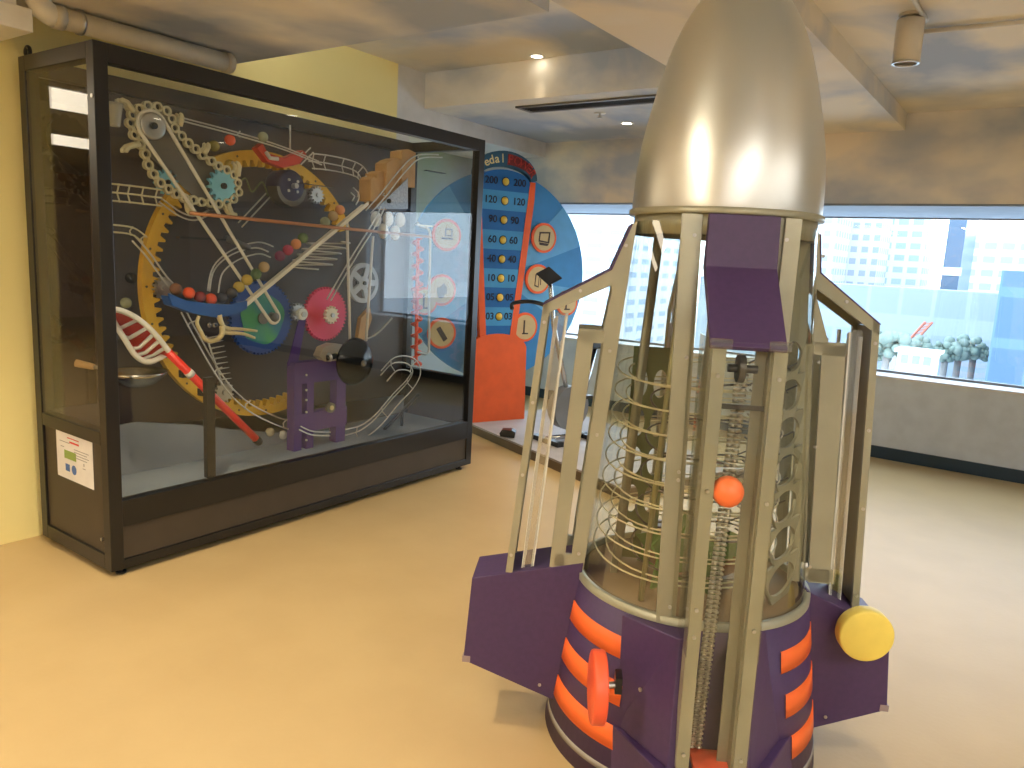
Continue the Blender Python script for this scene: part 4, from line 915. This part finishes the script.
# column outline
tr = pl(527, 185); br_ = pl(507, 335); tp = pl(503, 170)
sx_t, sx_b = tr[0], br_[0]; zt = tr[1]; zb_ = br_[1]
def halfw(z): return sx_b + (sx_t - sx_b)*(z - zb_)/(zt - zb_)
arc = [(halfw(zt)*math.cos(a), zt + (tp[1] - zt)*math.sin(a)) for a in [PI*k/24 for k in range(25)]]
coln = [(halfw(.05), .05)] + arc + [(-halfw(.05), .05)]
MB().prism(coln, (-.045, -.003)).build('column', BL3, pb_)
zs = [pl(503 - k*.75, v)[1] for k, v in enumerate([182, 201, 220, 240, 259, 278, 297, 316])]
nums = ['200', '120', '90', '60', '40', '10', '05', '03']
for k, z in enumerate(zs):
    hz = (zs[0] - zs[-1])/14*.985
    if k % 2: MB().prism([(-halfw(z-hz), z-hz), (halfw(z-hz), z-hz), (halfw(z+hz), z+hz), (-halfw(z+hz), z+hz)], (-.047, -.045)).build('band', BL4, pb_)
    lp = MB().lathe([(.001, .012), (.022, .010), (.030, .004), (.030, 0), (.001, 0)], Matrix.Translation((0, -.047, z)) @ Matrix.Rotation(PI/2, 4, 'X'), 24).build('lamp', YL, pb_)
    MB().lathe([(.030, .001), (.036, .003), (.036, 0)], Matrix.Translation((0, -.047, z)) @ Matrix.Rotation(PI/2, 4, 'X'), 24).build('lamp_ring', INKD, lp)
    for sx in (-1, 1):
        text(nums[k], .080, INKD, pb_, Matrix.Translation((sx*(.062 + .024*len(nums[k]) - .003*k*(len(nums[k]) < 3)), -.0485, z)) @ Matrix.Rotation(PI/2, 4, 'X'), .001, 'number', bold=.0012)
# orange trims
for sx in (-1, 1):
    P_ = [(sx*(halfw(z) + .0), z) for z in (zt + .02, zt - .12, zb_, .25)]; w = [.05, .062, .058, .05]
    MB().prism([(x, z) for x, z in P_] + [(x + sx*w_, z) for (x, z), w_ in list(zip(P_, w))[::-1]], (-.05, -.003)).build('side_trim', OB, pb_)
# title cap
cap = MB(); n = 24; a1 = [(1.02*halfw(zt)*math.cos(PI*k/n), zt + .02 + (tp[1] - zt)*1.0*math.sin(PI*k/n)) for k in range(n+1)]
a2 = [(1.28*halfw(zt)*math.cos(PI*k/n), zt + .035 + ((tp[1] - zt) + .11)*math.sin(PI*k/n)) for k in range(n+1)]
for k in range(n): cap.prism([a1[k], a2[k], a2[k+1], a1[k+1]], (-.05, -.003))
cap.build('title_cap', mat('cap_blue', (.02, .10, .19), .5), pb_)
def arctext(body, t0, t1, size, m_):
    n_ = len(body)
    for i, chh in enumerate(body):
        a = t0 + (t1 - t0)*(i/(n_-1)); x = 1.15*halfw(zt)*math.cos(a); z = zt + .028 + ((tp[1] - zt) + .055)*math.sin(a)
        dx = -1.15*halfw(zt)*math.sin(a); dz = ((tp[1]-zt) + .055)*math.cos(a); th = math.atan2(-dz, -dx) if t1 < t0 else 0
        text(chh, size, m_, pb_, Matrix.Translation((x, -.0515, z)) @ Matrix.Rotation(-math.atan2(-dz, -dx) if False else 0, 4, 'Y') @ Matrix.Rotation(math.atan2(dz, dx) + PI, 4, Vector((0, -1, 0))) @ Matrix.Rotation(PI/2, 4, 'X'), .001, 'letter', bold=.0012)
arctext('Pedal', 2.55, 1.72, .095, mat('title_cream', (.80, .68, .34), .5))
rp_ = MB(); n = 16
o1 = [(1.07*halfw(zt)*math.cos(a), zt + .022 + ((tp[1]-zt) + .018)*math.sin(a)) for a in [1.55 - 1.25*k/n for k in range(n+1)]]
o2 = [(1.24*halfw(zt)*math.cos(a), zt + .032 + ((tp[1]-zt) + .092)*math.sin(a)) for a in [1.55 - 1.25*k/n for k in range(n+1)]]
for k in range(n): rp_.prism([o1[k], o2[k], o2[k+1], o1[k+1]], (-.0525, -.05))
rp_.build('title_plate', mat('plate_dark_red', (.22, .02, .02), .5), pb_)
arctext('POWER', 1.45, .40, .092, mat('title_red', (.75, .06, .04), .5))
# orange foot
hf = abs(pl(474, 400)[0]) ; zf = pl(498, 333)[1]
MB().prism([(-.30, 0), (.30, 0)] + [(.28*math.cos(PI*k/20) , zf - .13 + .13*math.sin(PI*k/20)) for k in range(21)], (-.06, -.001)).build('foot_panel', OB, pb_)
# round icons
ICN = [(543, 238, 'monitor'), (537, 279, 'tower'), (566, 303, 'printer'), (524, 327, 'lamp'), (446, 235, 'desk'), (441, 290, 'camera'), (441, 333, 'phone'), (424, 301, 'music')]
for u, v, kind in ICN:
    x, z = pl(u, v); r = .125
    if kind in ('printer', 'music'): r = .11
    ri = MB().cyl((x, -.018, z), (x, -.001, z), r, 40).build('icon_ring', OB, pb_)
    MB().cyl((x, -.021, z), (x, -.018, z), r*.84, 40).build('icon_disc', IC, ri)
    b = MB(); y0, y1 = -.023, -.0212
    bx = lambda xa, za, xb, zb: b.box((x + xa, y0, z + za), (x + xb, y1, z + zb))
    if kind == 'monitor':
        b.ringplate([(x-.045, z-.02), (x+.040, z-.03), (x+.045, z+.040), (x-.040, z+.035)], [(x-.058, z-.033), (x+.052, z-.043), (x+.058, z+.053), (x-.053, z+.048)], (y0, y1)); b.prism([(x-.045, z-.06), (x+.035, z-.066), (x+.048, z-.046), (x-.052, z-.038)], (y0, y1))
    elif kind == 'tower':
        b.ringplate([(x-.030, z-.05), (x+.0, z-.06), (x+.005, z+.045), (x-.022, z+.030)], [(x-.038, z-.06), (x+.006, z-.072), (x+.012, z+.062), (x-.032, z+.040)], (y0, y1)); bx(.02, -.05, .028, .05)
    elif kind == 'phone':
        b.prism([(x-.055, z+.035), (x-.02, z+.055), (x+.05, z-.045), (x+.015, z-.068)], (y0, y1))
    elif kind == 'camera':
        bx(-.045, -.03, .04, .02); b.prism([(x-.02, z+.02), (x+.01, z+.055), (x+.04, z+.02)], (y0, y1)); b.cyl((x-.01, y0-.001, z-.035), (x-.01, y1, z-.035), .03, 20)
    elif kind == 'desk':
        b.ringplate([(x-.01, z+.0), (x+.035, z+.0), (x+.035, z+.04), (x-.01, z+.04)], [(x-.02, z-.01), (x+.045, z-.01), (x+.045, z+.05), (x-.02, z+.05)], (y0, y1)); bx(-.05, -.035, .05, -.02)
    else:
        bx(-.02, -.06, -.005, .06); bx(-.03, -.06, .03, -.048)
    b.build('icon', mat('icon_' + kind, (.06, .035, .025), .6), ri)
# platform
e = [at(473, 433.5, 'z', .0), at(513.5, 453, 'z', .0), at(550, 468, 'z', 0)]
ed = (e[2] - e[0]).normalized(); pf0 = e[0] - ed*.35
t = thing('platform', 'low grey platform with a brown edge in front of the pedal board', 'platform', (pf0.x, pf0.y, 0))
px2 = Vector((-ed.y, ed.x, 0))
if px2.y < 0: px2 = -px2
Mx = Matrix(((ed.x, px2.x, 0, 0), (ed.y, px2.y, 0, 0), (0, 0, 1, 0), (0, 0, 0, 1)))
MB().box((0, 0, 0), (2.2, 1.15, .060), Mx).build('edge', mat('platform_edge', (.14, .10, .06), .5), t)
MB().box((0.004, .004, .060), (2.196, 1.146, PZ - .001), Mx).build('deck', mat('platform_grey', (.42, .38, .36), .6), t)
# small black block on the platform
c = at(508, 434, 'z', PZ + .02)
single(MB().prism([(-.055, -.025), (.055, -.03), (.06, .015), (.03, .03), (-.045, .028), (-.062, .0)], (-.04, .04), Matrix.Translation((c.x, c.y, PZ + .030)) @ Matrix.Rotation(.5, 4, 'Z')), 'black_block', BLACKP, 'small black block lying on the grey platform', 'block', (c.x, c.y, PZ + .03))
# exercise bike behind the rocket
bk0 = at(566, 440, 'z', PZ); bk = thing('exercise_bike', 'exercise bike with a black console standing on the platform behind the rocket fin', 'exercise bike', (bk0.x, bk0.y, PZ), math.radians(-18))
con = bk.matrix_basis.copy(); con = Matrix.Translation((bk0.x, bk0.y, PZ)) @ Matrix.Rotation(math.radians(-18), 4, 'Z')
def plane_at(u, v, pt=bk0):
    w = FWD + RGT*((u-512)/FPX) - UPV*((v-384)/FPX); n = Vector((pt.x, pt.y, 0)).normalized(); o = Vector((0,0,HC)); P = o + w*((pt - o).dot(n)/w.dot(n)); return con.inverted() @ P
CH_ = mat('bike_chrome', (.6, .62, .65), .2, 1)
ck = plane_at(549, 276); hb = plane_at(533, 306)
MB().box((-.09, -.06, -.006), (.09, .06, .006), Matrix.Translation(ck) @ Matrix.Rotation(.45, 4, 'Y') @ Matrix.Rotation(.55, 4, 'X'), .004).build('console', BLACKP, bk)
MB().tube([ck + Vector((0, .0, -.01)), ck + Vector((.03, .0, -.10)), ck + Vector((.06, .02, -.35)), (0.06, .02, .12)], .018, 10).build('upright_tube', CH_, bk)
MB().tube(cr([tuple(hb + Vector(d_)) for d_ in ((-.10, -.12, -.03), (-.12, -.10, .01), (-.06, 0, .03), (.05, .04, .02), (.14, .02, .0))], 4), .016, 10).build('handlebar', BLACKP, bk)
MB().box((-.16, -.22, 0), (.16, -.16, .035)).build('base_foot', BLACKP, bk); MB().box((-.16, .16, 0), (.16, .22, .035)).build('base_foot', BLACKP, bk)
MB().tube([(0, -.2, .03), (0, .2, .03)], .02, 10).build('base_beam', CH_, bk)
MB().cyl((-.045, 0, .26), (.045, 0, .26), .17, 28).build('flywheel_case', mat('bike_grey', (.20, .21, .22), .4), bk)
for s_ in (-1, 1):
    cr_ = MB().tube([(s_*.05, 0, .26), (s_*.075, .06, .26 + s_*.10)], .010, 8).build('crank', CH_, bk); MB().box((s_*.08, .02, .25 + s_*.10), (s_*.16, .10, .275 + s_*.10)).build('pedal', BLACKP, cr_)
MB().tube([(0, .10, .10), (0, .24, .72)], .018, 10).build('seat_post', CH_, bk)
MB().prism([(-.10, .72), (.10, .72), (.08, .78), (-.08, .78)], (.12, .36)).build('saddle', BLACKP, bk, bev=.015)

# ------------------------------------------------------------------ outside the window
GZ = -13
struct('exterior_ground', MB().box((-260, 14, GZ - .2), (160, 300, GZ)), mat('plaza', (0.548, 0.570, 0.592), .8, noise=(.60, .66, .70), nscale=.15))
def building(name, u0, u1, vtop, Y, depth, m_, label, cat='building', extra=None, zb=GZ):
    a = at(u0, vtop, 'y', Y); b = at(u1, vtop, 'y', Y); z = (a.z + b.z)/2
    t = thing(name, label, cat, ((a.x + b.x)/2, Y, zb)); hw = (b.x - a.x)/2
    MB().box((-hw, 0, 0), (hw, depth, z - zb)).build('block', m_, t)
    if extra: extra(t, hw, z - zb)
    return t
WA = (.88, .90, .93); WI = (.42, .56, .72)
F1 = facade('facade_bands', (0.592, 0.592, 0.622), (0.296, 0.370, 0.488), 3.6, 1.9, .40, .35); F2 = facade('facade_grid', (0.592, 0.585, 0.592), (0.333, 0.370, 0.429), 1.5, 1.7, .5, .4); F3 = facade('facade_pale', (0.592, 0.614, 0.644), (0.340, 0.414, 0.503), 2.0, 1.8, .5, .3)
F4 = facade('facade_blue_glass', (0.096, 0.170, 0.252), (0.067, 0.126, 0.200), 2.2, 3.4, .8, .12); F5 = facade('facade_podium', (0.266, 0.311, 0.355), (0.222, 0.266, 0.318), 3.0, 9.0, .8, .12)
building('apartment_block', 500, 640, 120, 95, 20, F1, 'pale apartment block with balcony bands seen past the blue board')
building('apartment_block', 806, 842, 195, 110, 8, F2, 'pale tower nearest the rocket outside the window')
building('apartment_block', 848, 892, 150, 120, 8, F2, 'second pale tower with a grid of windows outside the window')
building('apartment_block', 898, 938, 160, 130, 8, F3, 'third pale tower with wide window bands outside the window')
building('office_block', 976, 1060, 236, 120, 24, F3, 'low white office block with window bands at the far right outside')
def tower_caps(t, hw, h):
    for k in range(3): MB().box((-hw-.15, -.15, h - 8.6*k - .9), (hw+.15, .2, h - 8.6*k)).build('floor_band', mat('band_white', (0.629, 0.651, 0.681), .6), t)
building('dark_tower', 954, 972, 190, 100, 14, mat('dark_blue_glass', (0.067, 0.111, 0.170), .3), 'narrow dark blue tower standing between the pale blocks', extra=tower_caps)
building('podium', 700, 1010, 284, 86, 12, F5, 'long low blue-grey podium building across the view outside')
building('glass_office', 1002, 1080, 272, 60, 20, F4, 'blue glass office building at the right edge of the window')
def tree(u, v, Y, R, label, seed):
    rnd = random.Random(seed); c = at(u, v, 'y', Y); t = thing('tree', label, 'tree', (c.x, Y, GZ), 0, 'trees outside the window')
    MB().tube([(0, 0, 0), (0, 0, c.z - GZ)], .25, 8).build('trunk', mat('bark', (0.266, 0.252, 0.237), .8), t)
    mb = MB()
    for k in range(34):
        a = rnd.random()*2*PI; rr = R*.8*math.sqrt(rnd.random()); mb.ball(Vector((rr*math.cos(a), rr*math.sin(a)*.7, c.z - GZ + rnd.uniform(-.45, .45)*R)), R*rnd.uniform(.16, .30), 4)
    mb.build('crown', TREE, t)
TREE = mat('tree_leaves', (0.200, 0.244, 0.207), .8, noise=(.20, .27, .22), nscale=2)
tl = ['tree beside the rocket fin outside the window', 'bushy tree second from the rocket outside the window', 'tree left of the white kiosk outside', 'tree behind the white kiosk outside', 'tree right of the white kiosk outside', 'tree under the crane outside the window', 'small tree near the glass office outside', 'tree seen between the fin frames outside']
for i, (u, v, R) in enumerate([(888, 345, 1.7), (903, 350, 1.3), (874, 350, 1.4), (918, 345, 1.2), (946, 352, 1.3), (960, 347, 1.5), (974, 352, 1.2), (857, 348, 1.5)]): tree(u, v, 62 + i*1.5, R, tl[i], i)
c = at(915, 366, 'y', 50); t = thing('kiosk', 'small white flat-roofed kiosk on the plaza outside the window', 'kiosk', (c.x, 50, GZ)); hh = c.z - GZ
MB().box((-1.0, 0, 0), (1.0, 2, hh + .75)).build('walls', mat('kiosk_white', (0.636, 0.622, 0.592), .6), t); MB().box((-1.2, -.2, hh + .75), (1.2, 2.2, hh + .92)).build('roof', mat('kiosk_roof', (0.629, 0.644, 0.666), .6), t)
for x in (-.6, 0, .6): MB().box((x - .2, -.05, hh + .1), (x + .2, .0, hh + .6)).build('window', mat('kiosk_window', (0.222, 0.333, 0.444), .3), t)
a, b = at(898, 352, 'y', 70), at(925, 322, 'y', 70); t = thing('crane', 'orange-red lattice crane boom behind the kiosk outside', 'crane', (a.x, 70, GZ)); CR = mat('crane_red', (0.518, 0.163, 0.104), .6)
MB().box((-.7, -.6, 0), (.9, .8, a.z - GZ)).build('mast', mat('crane_mast', (0.444, 0.444, 0.444), .6), t)
bm_ = MB(); o = Vector((a.x, 70, GZ))
for dx, dy in ((0, 0), (.5, 0), (0, .5), (.5, .5)): bm_.tube([a - o + Vector((dx, dy, 0)), b - o + Vector((dx, dy, 0))], .10, 4)
for k in range(10):
    p = (a - o).lerp(b - o, k/10); r_ = (a - o).lerp(b - o, (k+1)/10); bm_.tube([p, r_ + Vector((.5, 0, 0))], .06, 4)
bm_.build('boom', CR, t)
